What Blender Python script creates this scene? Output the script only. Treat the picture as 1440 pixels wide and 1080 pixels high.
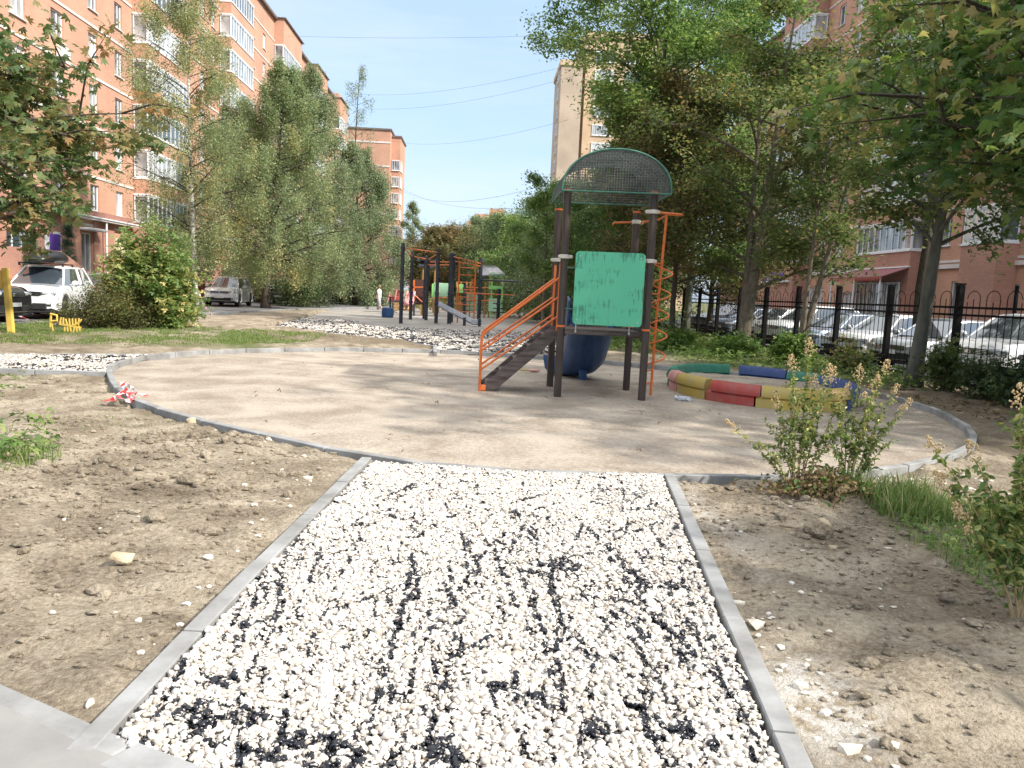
import bpy, math, random
import numpy as np
from mathutils import Vector, Matrix

SC = bpy.context.scene
COL = SC.collection
for o in list(bpy.data.objects): bpy.data.objects.remove(o)
R = math.radians

# ---------------------------------------------------------------- camera, sky, sun, exposure
FPX, EYE = 1120.0, 1.5
_yaw, _pit, _rol = R(2.65), math.atan(127/1120), R(2.6)
Z3 = np.array([0, 0, 1.0])
_F0 = np.array([math.sin(_yaw), math.cos(_yaw), 0]); _R0 = np.array([math.cos(_yaw), -math.sin(_yaw), 0])
CF = _F0*math.cos(_pit)-Z3*math.sin(_pit); _U0 = Z3*math.cos(_pit)+_F0*math.sin(_pit)
CR = _R0*math.cos(_rol)+_U0*math.sin(_rol); CU = _U0*math.cos(_rol)-_R0*math.sin(_rol)
CC = np.array([0, 0, EYE])
cam_d = bpy.data.cameras.new('camera'); cam = bpy.data.objects.new('camera', cam_d); COL.objects.link(cam)
cam_d.sensor_width = 36; cam_d.lens = 36*FPX/1440; cam_d.clip_start = 0.05; cam_d.clip_end = 6000
M = Matrix.Identity(4)
for i in range(3):
    M[i][0] = CR[i]; M[i][1] = CU[i]; M[i][2] = -CF[i]; M[i][3] = CC[i]
cam.matrix_world = M
SC.camera = cam

SUN_EL, SUN_AZ = 39.0, -31.0          # azimuth measured from +X towards +Y
w = bpy.data.worlds.new("World"); SC.world = w; w.use_nodes = True
nt = w.node_tree; nt.nodes.clear()
wo = nt.nodes.new('ShaderNodeOutputWorld'); bg = nt.nodes.new('ShaderNodeBackground')
sky = nt.nodes.new('ShaderNodeTexSky'); sky.sky_type = 'NISHITA'; sky.sun_disc = False
sky.sun_elevation = R(SUN_EL); sky.sun_rotation = R(90-SUN_AZ); sky.air_density = 1.0; sky.dust_density = 1.2; sky.ozone_density = 2.6
# thin high cloud: noise over the sky directions
tc = nt.nodes.new('ShaderNodeTexCoord'); mp = nt.nodes.new('ShaderNodeMapping'); mp.inputs['Scale'].default_value = (1.2, 2.2, 6.0)
nz = nt.nodes.new('ShaderNodeTexNoise'); nz.inputs['Scale'].default_value = 1.7; nz.inputs['Detail'].default_value = 7; nz.inputs['Roughness'].default_value = .62
cr = nt.nodes.new('ShaderNodeValToRGB'); cr.color_ramp.elements[0].position = .42; cr.color_ramp.elements[1].position = .80
cr.color_ramp.elements[0].color = (.06, .06, .06, 1); cr.color_ramp.elements[1].color = (.62, .62, .62, 1)
hz = nt.nodes.new('ShaderNodeMixRGB'); hz.inputs['Fac'].default_value = .72; hz.inputs['Color2'].default_value = (1.90, 2.58, 3.4, 1)   # pale even blue
mx = nt.nodes.new('ShaderNodeMixRGB'); mx.inputs['Color2'].default_value = (3.1, 3.3, 3.55, 1)                                        # wisps
vl = nt.nodes.new('ShaderNodeMixRGB'); vl.inputs['Color2'].default_value = (6.4, 6.5, 6.7, 1)                                        # unseen bright cloud veil above the view, added to lift the shade
sp = nt.nodes.new('ShaderNodeSeparateXYZ'); mr = nt.nodes.new('ShaderNodeMapRange'); mr.inputs['From Min'].default_value = .42; mr.inputs['From Max'].default_value = .75; mr.inputs['To Max'].default_value = .85
nt.links.new(tc.outputs['Generated'], mp.inputs['Vector']); nt.links.new(mp.outputs['Vector'], nz.inputs['Vector']); nt.links.new(tc.outputs['Generated'], sp.inputs[0]); nt.links.new(sp.outputs['Z'], mr.inputs['Value'])
nt.links.new(nz.outputs['Fac'], cr.inputs['Fac']); nt.links.new(cr.outputs['Color'], mx.inputs['Fac'])
nt.links.new(sky.outputs['Color'], hz.inputs['Color1']); nt.links.new(hz.outputs['Color'], mx.inputs['Color1']); nt.links.new(mx.outputs['Color'], vl.inputs['Color1']); nt.links.new(mr.outputs[0], vl.inputs['Fac']); nt.links.new(vl.outputs['Color'], bg.inputs['Color'])
bg.inputs['Strength'].default_value = 0.15
nt.links.new(bg.outputs['Background'], wo.inputs['Surface'])
sd = bpy.data.lights.new('sun', 'SUN'); sd.energy = 3.3; sd.angle = R(1.5); sd.color = (1, .94, .85)
sun = bpy.data.objects.new('sun', sd); COL.objects.link(sun)
ts = Vector((math.cos(R(SUN_EL))*math.cos(R(SUN_AZ)), math.cos(R(SUN_EL))*math.sin(R(SUN_AZ)), math.sin(R(SUN_EL))))
sun.rotation_euler = ts.to_track_quat('Z', 'Y').to_euler()
sun.location = (20, -12, 30)
SC.view_settings.view_transform = 'Standard'; SC.view_settings.look = 'None'
SC.view_settings.exposure = 1.05; SC.view_settings.gamma = 1
SC.render.engine = 'CYCLES'
SC.cycles.max_bounces = 6; SC.cycles.diffuse_bounces = 3; SC.cycles.transmission_bounces = 4; SC.cycles.transparent_max_bounces = 8
SC.cycles.use_denoising = True

# ---------------------------------------------------------------- helpers
def G(x, y, z=0.0):
    "where a line of sight meets the level z (used to read real distances off the site)"
    d = CF*FPX+CR*(x-720)+CU*(540-y); t = (z-EYE)/d[2]; return CC+d*t
def D(x, y, Y):
    d = CF*FPX+CR*(x-720)+CU*(540-y); return CC+d*(Y/d[1])

def link(o, parent=None):
    COL.objects.link(o)
    if parent is not None: o.parent = parent
    return o
def tag(o, label=None, cat=None, group=None, kind=None):
    if label: o['label'] = label
    if cat: o['category'] = cat
    if group: o['group'] = group
    if kind: o['kind'] = kind
    return o
def thing(name, label, cat, loc=(0, 0, 0), rz=0.0, group=None):
    o = bpy.data.objects.new(name, None); COL.objects.link(o); o.location = loc; o.rotation_euler = (0, 0, rz); o.empty_display_size = .2
    return tag(o, label, cat, group)
KIDS = {}
def copy_tree(o, parent=None):
    c = o.copy(); COL.objects.link(c); c.parent = parent
    for ch in list(KIDS.get(o.name, [])):
        k = copy_tree(ch, c)
    return c

class MB:
    def __init__(s): s.v = []; s.f = []; s.m = []; s.n = 0
    def add(s, vs, fs, mat=0):
        vs = np.asarray(vs, float); b = s.n; s.v.append(vs); s.n += len(vs)
        for f in fs: s.f.append(tuple(b+i for i in f)); s.m.append(mat)
        return s
    def box(s, c, size, rot=(0, 0, 0), mat=0, taper=1.0, bev=0.0):
        hx, hy, hz = size[0]/2, size[1]/2, size[2]/2
        if bev > 0:
            b = min(bev, hx*.9, hy*.9, hz*.9); vs = []
            for sx in (-1, 1):
                for sy in (-1, 1):
                    for sz in (-1, 1):
                        vs += [(sx*hx, sy*(hy-b), sz*(hz-b)), (sx*(hx-b), sy*hy, sz*(hz-b)), (sx*(hx-b), sy*(hy-b), sz*hz)]
            I = lambda x, y, z, k: ((x*2+y)*2+z)*3+k
            fs = []
            for q in (0, 1):
                f1 = [I(q, 0, 0, 0), I(q, 1, 0, 0), I(q, 1, 1, 0), I(q, 0, 1, 0)]
                f2 = [I(0, q, 0, 1), I(1, q, 0, 1), I(1, q, 1, 1), I(0, q, 1, 1)]
                f3 = [I(0, 0, q, 2), I(1, 0, q, 2), I(1, 1, q, 2), I(0, 1, q, 2)]
                fs += [f1 if q else f1[::-1], f2[::-1] if q else f2, f3 if q else f3[::-1]]
            for a in (0, 1):
                for c2 in (0, 1):
                    fs += [[I(a, c2, 0, 0), I(a, c2, 1, 0), I(a, c2, 1, 1), I(a, c2, 0, 1)],
                           [I(a, 0, c2, 0), I(a, 1, c2, 0), I(a, 1, c2, 2), I(a, 0, c2, 2)],
                           [I(0, a, c2, 1), I(1, a, c2, 1), I(1, a, c2, 2), I(0, a, c2, 2)]]
                    for e in (0, 1): fs.append([I(a, c2, e, 0), I(a, c2, e, 1), I(a, c2, e, 2)])
            vs = np.array(vs)
        else:
            vs = np.array([(x*hx, y*hy, z*hz) for x in (-1, 1) for y in (-1, 1) for z in (-1, 1)], float)
            fs = [(0, 1, 3, 2), (4, 6, 7, 5), (0, 4, 5, 1), (2, 3, 7, 6), (0, 2, 6, 4), (1, 5, 7, 3)]
        if taper != 1.0:
            k = 1+(taper-1)*(vs[:, 2]/(2*hz)+.5); vs[:, 0] *= k; vs[:, 1] *= k
        if any(rot):
            from mathutils import Euler
            m = np.array(Euler(rot).to_matrix()); vs = vs@m.T
        return s.add(vs+np.array(c), fs, mat)
    def tube(s, pts, r, n=8, mat=0, cap=True, sq=False):
        pts = np.asarray(pts, float); k = len(pts)
        r = np.full(k, r) if np.isscalar(r) else np.asarray(r, float)
        tg = np.gradient(pts, axis=0) if k > 2 else np.array([pts[1]-pts[0]]*2)
        tg /= np.linalg.norm(tg, axis=1)[:, None]+1e-9
        ref = np.array([0, 0, 1.]) if abs(tg[0][2]) < .9 else np.array([1., 0, 0])
        u = np.cross(tg[0], ref); u /= np.linalg.norm(u); out = []
        a = np.arange(n)*2*math.pi/n+(math.pi/4 if sq else 0)
        for i in range(k):
            u = u-tg[i]*(u@tg[i]); u /= np.linalg.norm(u)+1e-9; v = np.cross(tg[i], u)
            out.append(pts[i]+r[i]*(np.cos(a)[:, None]*u+np.sin(a)[:, None]*v))
        fs = []
        for i in range(k-1):
            for j in range(n):
                j2 = (j+1) % n; fs.append((i*n+j, i*n+j2, (i+1)*n+j2, (i+1)*n+j))
        if cap: fs += [tuple(range(n))[::-1], tuple((k-1)*n+j for j in range(n))]
        return s.add(np.concatenate(out), fs, mat)
    def lathe(s, prof, n=20, mat=0, c=(0, 0, 0), axis='z'):
        a = np.arange(n)*2*math.pi/n; vs = []; fs = []
        for (r, z) in prof:
            ring = np.stack([r*np.cos(a), r*np.sin(a), np.full(n, z)], 1)
            if axis == 'x': ring = ring[:, [2, 0, 1]]
            vs.append(ring+np.array(c))
        for i in range(len(prof)-1):
            for j in range(n):
                j2 = (j+1) % n; fs.append((i*n+j, i*n+j2, (i+1)*n+j2, (i+1)*n+j))
        fs += [tuple(range(n))[::-1], tuple((len(prof)-1)*n+j for j in range(n))]
        return s.add(np.concatenate(vs), fs, mat)
    def prism(s, poly, z0, z1, mat=0):
        n = len(poly); vs = [(x, y, z0) for x, y in poly]+[(x, y, z1) for x, y in poly]
        fs = [tuple(range(n))[::-1], tuple(range(n, 2*n))]+[(i, (i+1) % n, n+(i+1) % n, n+i) for i in range(n)]
        return s.add(vs, fs, mat)
    def blob(s, c, size, mat=0, seed=0, n=1, jag=.18):
        rs = np.random.RandomState(seed); v, f = ICO[n]; v = v*(1+rs.uniform(-jag, jag, (len(v), 1)))*np.array(size)
        return s.add(v+np.array(c), f, mat)
    def build(s, name, mats, parent=None, smooth=False, world=False, sharp=None, tint=None):
        V = np.concatenate(s.v) if s.v else np.zeros((0, 3))
        if world and parent is not None:
            V = V-np.array(parent.location)
            if abs(parent.rotation_euler.z) > 1e-6:
                a = -parent.rotation_euler.z; c, q = math.cos(a), math.sin(a)
                V = np.stack([V[:, 0]*c-V[:, 1]*q, V[:, 0]*q+V[:, 1]*c, V[:, 2]], 1)
        me = bpy.data.meshes.new(name)
        me.from_pydata(V.tolist(), [], s.f)
        if not isinstance(mats, (list, tuple)): mats = [mats]
        for m in mats: me.materials.append(m)
        if len(mats) > 1: me.polygons.foreach_set('material_index', s.m)
        if smooth or sharp is not None: me.polygons.foreach_set('use_smooth', [True]*len(me.polygons))
        if sharp is not None: me.set_sharp_from_angle(angle=R(sharp))
        me.update()
        o = bpy.data.objects.new(name, me); link(o, parent)
        if parent is not None: KIDS.setdefault(parent.name, []).append(o)
        return o

def _ico(n):
    import bmesh
    bm = bmesh.new(); bmesh.ops.create_icosphere(bm, subdivisions=n, radius=1)
    v = np.array([p.co[:] for p in bm.verts]); f = [tuple(x.index for x in q.verts) for q in bm.faces]; bm.free(); return v, f
ICO = {n: _ico(n) for n in (1, 2, 3)}

def bulk(name, V, F, mats, parent=None, attrs=None, smooth=False, mi=None):
    "V (n,3); F (m,k) same sized faces"
    me = bpy.data.meshes.new(name); n, (m, k) = len(V), F.shape
    me.vertices.add(n); me.vertices.foreach_set('co', np.ascontiguousarray(V, dtype=np.float32).ravel())
    me.loops.add(m*k); me.loops.foreach_set('vertex_index', F.astype(np.int32).ravel())
    me.polygons.add(m); me.polygons.foreach_set('loop_start', np.arange(0, m*k, k, dtype=np.int32))
    if smooth: me.polygons.foreach_set('use_smooth', np.ones(m, bool))
    if not isinstance(mats, (list, tuple)): mats = [mats]
    for q in mats: me.materials.append(q)
    if mi is not None: me.polygons.foreach_set('material_index', np.asarray(mi, np.int32))
    me.update(calc_edges=True)
    for an, arr in (attrs or {}).items():
        at = me.attributes.new(an, 'FLOAT', 'POINT'); at.data.foreach_set('value', np.asarray(arr, np.float32))
    o = bpy.data.objects.new(name, me); link(o, parent)
    if parent is not None: KIDS.setdefault(parent.name, []).append(o)
    return o

# value noise for heights, all numpy
def vnoise(x, y, s, seed=0):
    rs = np.random.RandomState(seed); T = rs.rand(256, 256)
    x = np.asarray(x)/s+37.3; y = np.asarray(y)/s+91.7; xi = np.floor(x).astype(int); yi = np.floor(y).astype(int); fx = x-xi; fy = y-yi
    fx = fx*fx*(3-2*fx); fy = fy*fy*(3-2*fy); a = T[xi % 256, yi % 256]; b = T[(xi+1) % 256, yi % 256]; c = T[xi % 256, (yi+1) % 256]; d = T[(xi+1) % 256, (yi+1) % 256]
    return (a*(1-fx)+b*fx)*(1-fy)+(c*(1-fx)+d*fx)*fy-.5

# ---------------------------------------------------------------- materials
def new_mat(name):
    m = bpy.data.materials.new(name); m.use_nodes = True; nt = m.node_tree; b = nt.nodes['Principled BSDF']; return m, nt, b
def mat(name, c1, c2=None, rough=.7, scale=6., detail=4, bump=0., bscale=None, metal=0., lo=.35, hi=.65, stretch=None, spec=.4, coat=0., c3=None, dist=.02):
    m, nt, b = new_mat(name); N = nt.nodes; L = nt.links
    b.inputs['Roughness'].default_value = rough; b.inputs['Metallic'].default_value = metal; b.inputs['Specular IOR Level'].default_value = spec
    if coat: b.inputs['Coat Weight'].default_value = coat; b.inputs['Coat Roughness'].default_value = .08
    tc = N.new('ShaderNodeTexCoord'); vec = tc.outputs['Object']
    if stretch:
        mp = N.new('ShaderNodeMapping'); mp.inputs['Scale'].default_value = stretch; L.new(vec, mp.inputs['Vector']); vec = mp.outputs['Vector']
    if c2 is None: b.inputs['Base Color'].default_value = (*c1, 1)
    else:
        n = N.new('ShaderNodeTexNoise'); n.inputs['Scale'].default_value = scale; n.inputs['Detail'].default_value = detail; n.inputs['Roughness'].default_value = .6
        r = N.new('ShaderNodeValToRGB'); r.color_ramp.elements[0].position = lo; r.color_ramp.elements[1].position = hi
        r.color_ramp.elements[0].color = (*c1, 1); r.color_ramp.elements[1].color = (*c2, 1)
        if c3: e = r.color_ramp.elements.new((lo+hi)/2); e.color = (*c3, 1)
        L.new(vec, n.inputs['Vector']); L.new(n.outputs['Fac'], r.inputs['Fac']); L.new(r.outputs['Color'], b.inputs['Base Color'])
    if bump:
        n2 = N.new('ShaderNodeTexNoise'); n2.inputs['Scale'].default_value = bscale or scale*4; n2.inputs['Detail'].default_value = 6
        bp = N.new('ShaderNodeBump'); bp.inputs['Strength'].default_value = bump; bp.inputs['Distance'].default_value = dist
        L.new(vec, n2.inputs['Vector']); L.new(n2.outputs['Fac'], bp.inputs['Height']); L.new(bp.outputs['Normal'], b.inputs['Normal'])
    return m
def leaf_mat(name, cols, trans=.35, rough=.5):
    m, nt, b = new_mat(name); N = nt.nodes; L = nt.links
    a = N.new('ShaderNodeAttribute'); a.attribute_name = 'tint'; r = N.new('ShaderNodeValToRGB')
    el = r.color_ramp.elements
    for i, (p, c) in enumerate(cols):
        e = el[i] if i < 2 else el.new(p); e.position = p; e.color = (*c, 1)
    L.new(a.outputs['Fac'], r.inputs['Fac']); L.new(r.outputs['Color'], b.inputs['Base Color'])
    b.inputs['Roughness'].default_value = rough; b.inputs['Specular IOR Level'].default_value = .35
    t = N.new('ShaderNodeBsdfTranslucent'); g = N.new('ShaderNodeHueSaturation'); g.inputs['Value'].default_value = 1.5; g.inputs['Saturation'].default_value = 1.1
    L.new(r.outputs['Color'], g.inputs['Color']); L.new(g.outputs['Color'], t.inputs['Color'])
    mx = N.new('ShaderNodeMixShader'); mx.inputs['Fac'].default_value = trans
    L.new(b.outputs['BSDF'], mx.inputs[1]); L.new(t.outputs['BSDF'], mx.inputs[2]); L.new(mx.outputs['Shader'], N['Material Output'].inputs['Surface'])
    return m
def brick_mat(name, c1, c2, mortar, rows=13.3):
    m, nt, b = new_mat(name); N = nt.nodes; L = nt.links
    geo = N.new('ShaderNodeNewGeometry'); sep = N.new('ShaderNodeSeparateXYZ'); L.new(geo.outputs['Position'], sep.inputs[0])
    ad = N.new('ShaderNodeMath'); ad.operation = 'ADD'; L.new(sep.outputs['X'], ad.inputs[0]); L.new(sep.outputs['Y'], ad.inputs[1])
    cb = N.new('ShaderNodeCombineXYZ'); L.new(ad.outputs[0], cb.inputs[0]); L.new(sep.outputs['Z'], cb.inputs[1])
    br = N.new('ShaderNodeTexBrick'); br.inputs['Scale'].default_value = 1.0; br.inputs['Brick Width'].default_value = .26; br.inputs['Row Height'].default_value = .077
    br.inputs['Mortar Size'].default_value = .006; br.inputs['Color1'].default_value = (*c1, 1); br.inputs['Color2'].default_value = (*c2, 1); br.inputs['Mortar'].default_value = (*mortar, 1)
    L.new(cb.outputs[0], br.inputs['Vector'])
    n = N.new('ShaderNodeTexNoise'); n.inputs['Scale'].default_value = .35; n.inputs['Detail'].default_value = 5; L.new(geo.outputs['Position'], n.inputs['Vector'])
    h = N.new('ShaderNodeHueSaturation'); mr = N.new('ShaderNodeMapRange'); mr.inputs['From Min'].default_value = .3; mr.inputs['From Max'].default_value = .7; mr.inputs['To Min'].default_value = .85; mr.inputs['To Max'].default_value = 1.12
    L.new(n.outputs['Fac'], mr.inputs['Value']); L.new(mr.outputs[0], h.inputs['Value']); L.new(br.outputs['Color'], h.inputs['Color']); L.new(h.outputs['Color'], b.inputs['Base Color'])
    b.inputs['Roughness'].default_value = .85
    return m
def pane_mat(name, dark=(.05, .07, .09), light=(.55, .56, .55)):
    m, nt, b = new_mat(name); N = nt.nodes; L = nt.links
    oi = N.new('ShaderNodeObjectInfo'); r = N.new('ShaderNodeValToRGB'); r.color_ramp.elements[0].position = .45; r.color_ramp.elements[1].position = .9
    r.color_ramp.elements[0].color = (*dark, 1); r.color_ramp.elements[1].color = (*light, 1)
    tc = N.new('ShaderNodeTexCoord'); n = N.new('ShaderNodeTexNoise'); n.inputs['Scale'].default_value = 2.2; n.inputs['Detail'].default_value = 1
    mp = N.new('ShaderNodeMapping'); mp.inputs['Scale'].default_value = (1, 1.6, .25); L.new(tc.outputs['Object'], mp.inputs['Vector']); L.new(mp.outputs[0], n.inputs['Vector'])
    ad = N.new('ShaderNodeMath'); ad.operation = 'MULTIPLY_ADD'; ad.inputs[1].default_value = .7; L.new(oi.outputs['Random'], ad.inputs[0]); L.new(n.outputs['Fac'], ad.inputs[2])
    sb = N.new('ShaderNodeMath'); sb.operation = 'SUBTRACT'; sb.inputs[1].default_value = .22; L.new(ad.outputs[0], sb.inputs[0])
    L.new(sb.outputs[0], r.inputs['Fac']); L.new(r.outputs['Color'], b.inputs['Base Color'])
    b.inputs['Roughness'].default_value = .06; b.inputs['Specular IOR Level'].default_value = .9; b.inputs['Coat Weight'].default_value = .6; b.inputs['Coat Roughness'].default_value = .02
    return m

MT = {}
MT['kerb'] = mat('cast_concrete', (.18, .175, .165), (.33, .33, .325), .85, 2.6, 10, .25, 120, dist=.004)
MT['kerb2'] = mat('cast_concrete_worn', (.20, .20, .195), (.28, .28, .275), .85, 3, 8, .25, 120, dist=.004)
MT['asphalt'] = mat('asphalt', (.10, .10, .11), (.19, .185, .18), .9, 1.2, 8, .3, 90, dist=.01)
MT['rubber_pad'] = mat('dusty_paving', (.27, .245, .215), (.38, .35, .31), .9, .8, 8, .2, 60, dist=.01)
MT['brick_or'] = brick_mat('orange_brick', (.54, .285, .19), (.48, .25, .165), (.50, .36, .27))
MT['brick_rd'] = brick_mat('red_brown_brick', (.45, .225, .155), (.39, .185, .135), (.38, .27, .22))
MT['brick_dk'] = brick_mat('dark_pink_brick', (.36, .17, .13), (.30, .14, .11), (.30, .2, .17))
MT['beige'] = brick_mat('beige_brick', (.56, .40, .26), (.50, .36, .23), (.5, .4, .3))
MT['beige_shaded'] = brick_mat('shaded_beige_brick', (.46, .36, .27), (.42, .33, .25), (.42, .35, .28))  # shade of the tower's side wing put into a greyer copy of the beige
MT['band'] = mat('pale_render', (.60, .56, .52), (.68, .64, .60), .8, 3)
MT['white'] = mat('white_frame', (.78, .79, .80), (.70, .71, .72), .45, 2)
MT['pane'] = pane_mat('window_glass')
MT['roofing'] = mat('dark_roof_metal', (.12, .09, .08), (.2, .16, .14), .6, 3)
MT['bark'] = mat('grey_brown_bark', (.10, .078, .055), (.21, .175, .13), .95, 9, 8, .9, 22, stretch=(3, 3, .6), dist=.03)
MT['bark_dk'] = mat('dark_bark', (.045, .035, .026), (.10, .08, .06), .95, 9, 8, .9, 22, stretch=(3, 3, .6), dist=.03)
MT['bark_grey'] = mat('smooth_grey_bark', (.075, .075, .06), (.14, .14, .115), .9, 5, 6, .35, 30, stretch=(2, 2, .5), dist=.02)
MT['birch'] = mat('birch_bark', (.08, .07, .06), (.62, .60, .55), .8, 6, 5, .3, 20, lo=.40, hi=.5, stretch=(.7, .7, 2.2))
MT['iron'] = mat('black_iron', (.005, .005, .006), (.012, .010, .010), .65, 12, spec=.15)
MT['post'] = mat('dark_brown_post_paint', (.035, .024, .020), (.075, .055, .045), .38, 5, 6, .25, 30, stretch=(3, 3, .35), dist=.004)
MT['post_bk'] = mat('black_blue_post_paint', (.022, .026, .034), (.045, .05, .06), .45, 7)
MT['orange'] = mat('orange_paint', (.72, .17, .03), (.60, .13, .025), .4, 9, 5, .08, 60, coat=.15)
MT['plank'] = mat('weathered_brown_plank', (.055, .04, .034), (.16, .125, .11), .8, 7, 8, .5, 40, stretch=(.35, 3, 3), dist=.006)
MT['green_pl'] = mat('green_plywood', (.085, .40, .245), (.14, .50, .32), .55, 5, 6, .15, 40, stretch=(2, 2, .5), lo=.3, hi=.7)
MT['green_tb'] = mat('green_tube', (.03, .12, .085), (.06, .18, .13), .5, 8)
MT['wire'] = mat('dark_mesh_wire', (.05, .06, .055), (.1, .11, .1), .6, 20)
MT['clamp'] = mat('cream_clamp', (.62, .57, .50), (.5, .46, .4), .5, 20)
MT['steel'] = mat('galvanised_steel', (.42, .43, .44), (.55, .56, .56), .4, 20, metal=.8)
MT['blue_pl'] = mat('blue_plastic', (.014, .05, .15), (.04, .10, .23), .42, 2.5, 8, .1, 30, stretch=(3, 1, .4))
MT['yellow'] = mat('yellow_paint', (.78, .54, .12), (.70, .46, .10), .5, 6, bump=.15)
MT['yellow2'] = mat('dusty_yellow_plastic', (.50, .35, .06), (.42, .33, .13), .6, 5, 6, .1)
MT['red_pl'] = mat('dusty_red_plastic', (.40, .055, .045), (.34, .10, .08), .55, 5, 6, .1)
MT['pink_pl'] = mat('faded_pink_plastic', (.62, .30, .27), (.5, .25, .22), .6, 5, 6, .1)
MT['green2'] = mat('dark_green_plastic', (.03, .16, .10), (.05, .22, .15), .55, 5, 6, .1)
MT['blue2'] = mat('navy_plastic', (.03, .06, .18), (.05, .09, .22), .55, 5, 6, .1)
MT['black'] = mat('black_rubber', (.012, .012, .013), (.03, .03, .03), .75, 20)
MT['glass_car'] = mat('tinted_car_glass', (.03, .04, .05), (.06, .075, .09), .04, 1.2, spec=1.0, coat=1.)
MT['chrome'] = mat('chrome', (.7, .71, .72), None, .18, metal=1.)
MT['box_bk'] = mat('roof_box_plastic', (.012, .012, .014), None, .35)
MT['lamp_gl'] = mat('headlight_glass', (.25, .27, .30), (.6, .62, .65), .08, 14, coat=1.)
MT['tail'] = mat('tail_light', (.45, .02, .02), None, .15, coat=1.)
MT['rim'] = mat('alloy_rim', (.45, .46, .47), (.3, .3, .3), .3, 9, metal=.7)
MT['plate'] = mat('number_plate', (.72, .73, .72), None, .5)
MT['paint_wh'] = mat('white_car_paint', (.78, .79, .80), None, .25, coat=1.)
MT['paint_sv'] = mat('silver_car_paint', (.46, .48, .50), None, .3, coat=1., metal=.35)
MT['paint_gy'] = mat('grey_car_paint', (.26, .28, .30), None, .3, coat=1., metal=.3)
MT['paint_bl'] = mat('blue_grey_car_paint', (.20, .25, .32), None, .3, coat=1., metal=.3)
MT['paint_bk'] = mat('black_car_paint', (.012, .012, .015), None, .22, coat=1.)
MT['paint_br'] = mat('dark_plum_car_paint', (.035, .022, .028), None, .25, coat=1.)
MT['tan_wood'] = mat('varnished_tan_wood', (.42, .25, .10), (.34, .19, .07), .6, 8, stretch=(3, 3, .5))
MT['lime'] = mat('lime_green_board', (.25, .62, .16), (.32, .68, .24), .5, 5)
MT['mint'] = mat('mint_green_board', (.30, .60, .33), (.5, .72, .52), .5, 4)
MT['dk_board'] = mat('dark_brown_board', (.06, .025, .018), (.09, .04, .03), .6, 8, stretch=(6, 6, .5))
MT['grey_roof'] = mat('grey_shingle_board', (.20, .20, .23), (.28, .28, .31), .7, 8)
MT['skin'] = mat('skin', (.55, .34, .25), None, .5)
MT['cloth_w'] = mat('pale_cloth', (.62, .58, .57), (.72, .66, .66), .9, 12)
MT['cloth_g'] = mat('grey_cloth', (.34, .34, .38), (.42, .42, .45), .9, 12)
MT['cloth_p'] = mat('pink_floral_cloth', (.62, .12, .17), (.78, .5, .5), .9, 22, lo=.42, hi=.56)
MT['hair'] = mat('fair_hair', (.30, .2, .11), None, .6)
MT['hair_d'] = mat('dark_hair', (.03, .02, .015), None, .6)
MT['paper'] = mat('crumpled_paper', (.75, .77, .80), (.65, .68, .72), .8, 30, bump=.4)
MT['tape_r'] = mat('red_tape', (.68, .06, .06), None, .35); MT['tape_w'] = mat('white_tape', (.8, .78, .76), None, .35)
MT['rock'] = mat('pale_limestone', (.50, .45, .37), (.66, .62, .55), .9, 8, 8, .5, 50, dist=.01)
MT['rock_tan'] = mat('tan_sandstone', (.36, .28, .18), (.52, .43, .30), .9, 7, 8, .6, 40, dist=.015)
MT['sign_bl'] = mat('navy_sign', (.03, .03, .16), None, .4); MT['sign_cr'] = mat('cream_wall', (.75, .66, .42), (.7, .6, .38), .8, 3)
MT['purple'] = mat('violet_sign', (.13, .05, .38), None, .4)
MT['awning'] = mat('maroon_awning', (.24, .09, .09), (.30, .13, .13), .8, 5)
MT['red_tile'] = mat('red_railing_board', (.48, .08, .06), (.40, .07, .06), .6, 6)
MT['ac'] = mat('air_conditioner_casing', (.68, .68, .66), None, .5)
MT['wire_bk'] = mat('overhead_cable', (.06, .07, .08), None, .6)
MT['panicle'] = mat('dried_flower_head', (.38, .26, .12), (.60, .46, .26), .95, 60)
MT['stem'] = mat('tan_plant_stem', (.30, .21, .11), (.42, .32, .18), .9, 20)
MT['dead'] = leaf_mat('dry_leaves', [(0, (.10, .07, .04)), (1, (.28, .19, .10)), (.5, (.18, .13, .06))], .15, .8)
MT['grass'] = leaf_mat('grass_blades', [(0, (.09, .15, .035)), (1, (.34, .32, .14)), (.6, (.16, .24, .06))], .3, .6)
MT['lf_birch'] = leaf_mat('birch_leaves', [(0, (.13, .18, .095)), (1, (.50, .42, .20)), (.70, (.25, .31, .17)), (.94, (.38, .38, .20))], .35)
MT['lf_birch_y'] = leaf_mat('yellowing_birch_leaves', [(0, (.16, .22, .11)), (1, (.60, .46, .20)), (.66, (.30, .36, .18)), (.92, (.46, .42, .20))], .35)
MT['lf_silver'] = leaf_mat('grey_green_leaves', [(0, (.13, .18, .10)), (1, (.42, .44, .26)), (.6, (.24, .30, .16))], .3)
MT['lf_chest'] = leaf_mat('chestnut_leaves', [(0, (.05, .10, .04)), (1, (.44, .27, .13)), (.5, (.12, .17, .06)), (.78, (.26, .22, .09))], .35)
MT['lf_chest_r'] = leaf_mat('browning_chestnut_leaves', [(0, (.04, .095, .028)), (1, (.58, .40, .24)), (.55, (.12, .19, .05)), (.82, (.32, .30, .11))], .4)
MT['lf_maple'] = leaf_mat('maple_leaves', [(0, (.06, .10, .035)), (1, (.36, .27, .11)), (.58, (.14, .19, .06))], .4)
MT['lf_red'] = leaf_mat('reddish_brown_leaves', [(0, (.07, .09, .035)), (1, (.32, .18, .09)), (.5, (.17, .155, .065))], .35)
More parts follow.
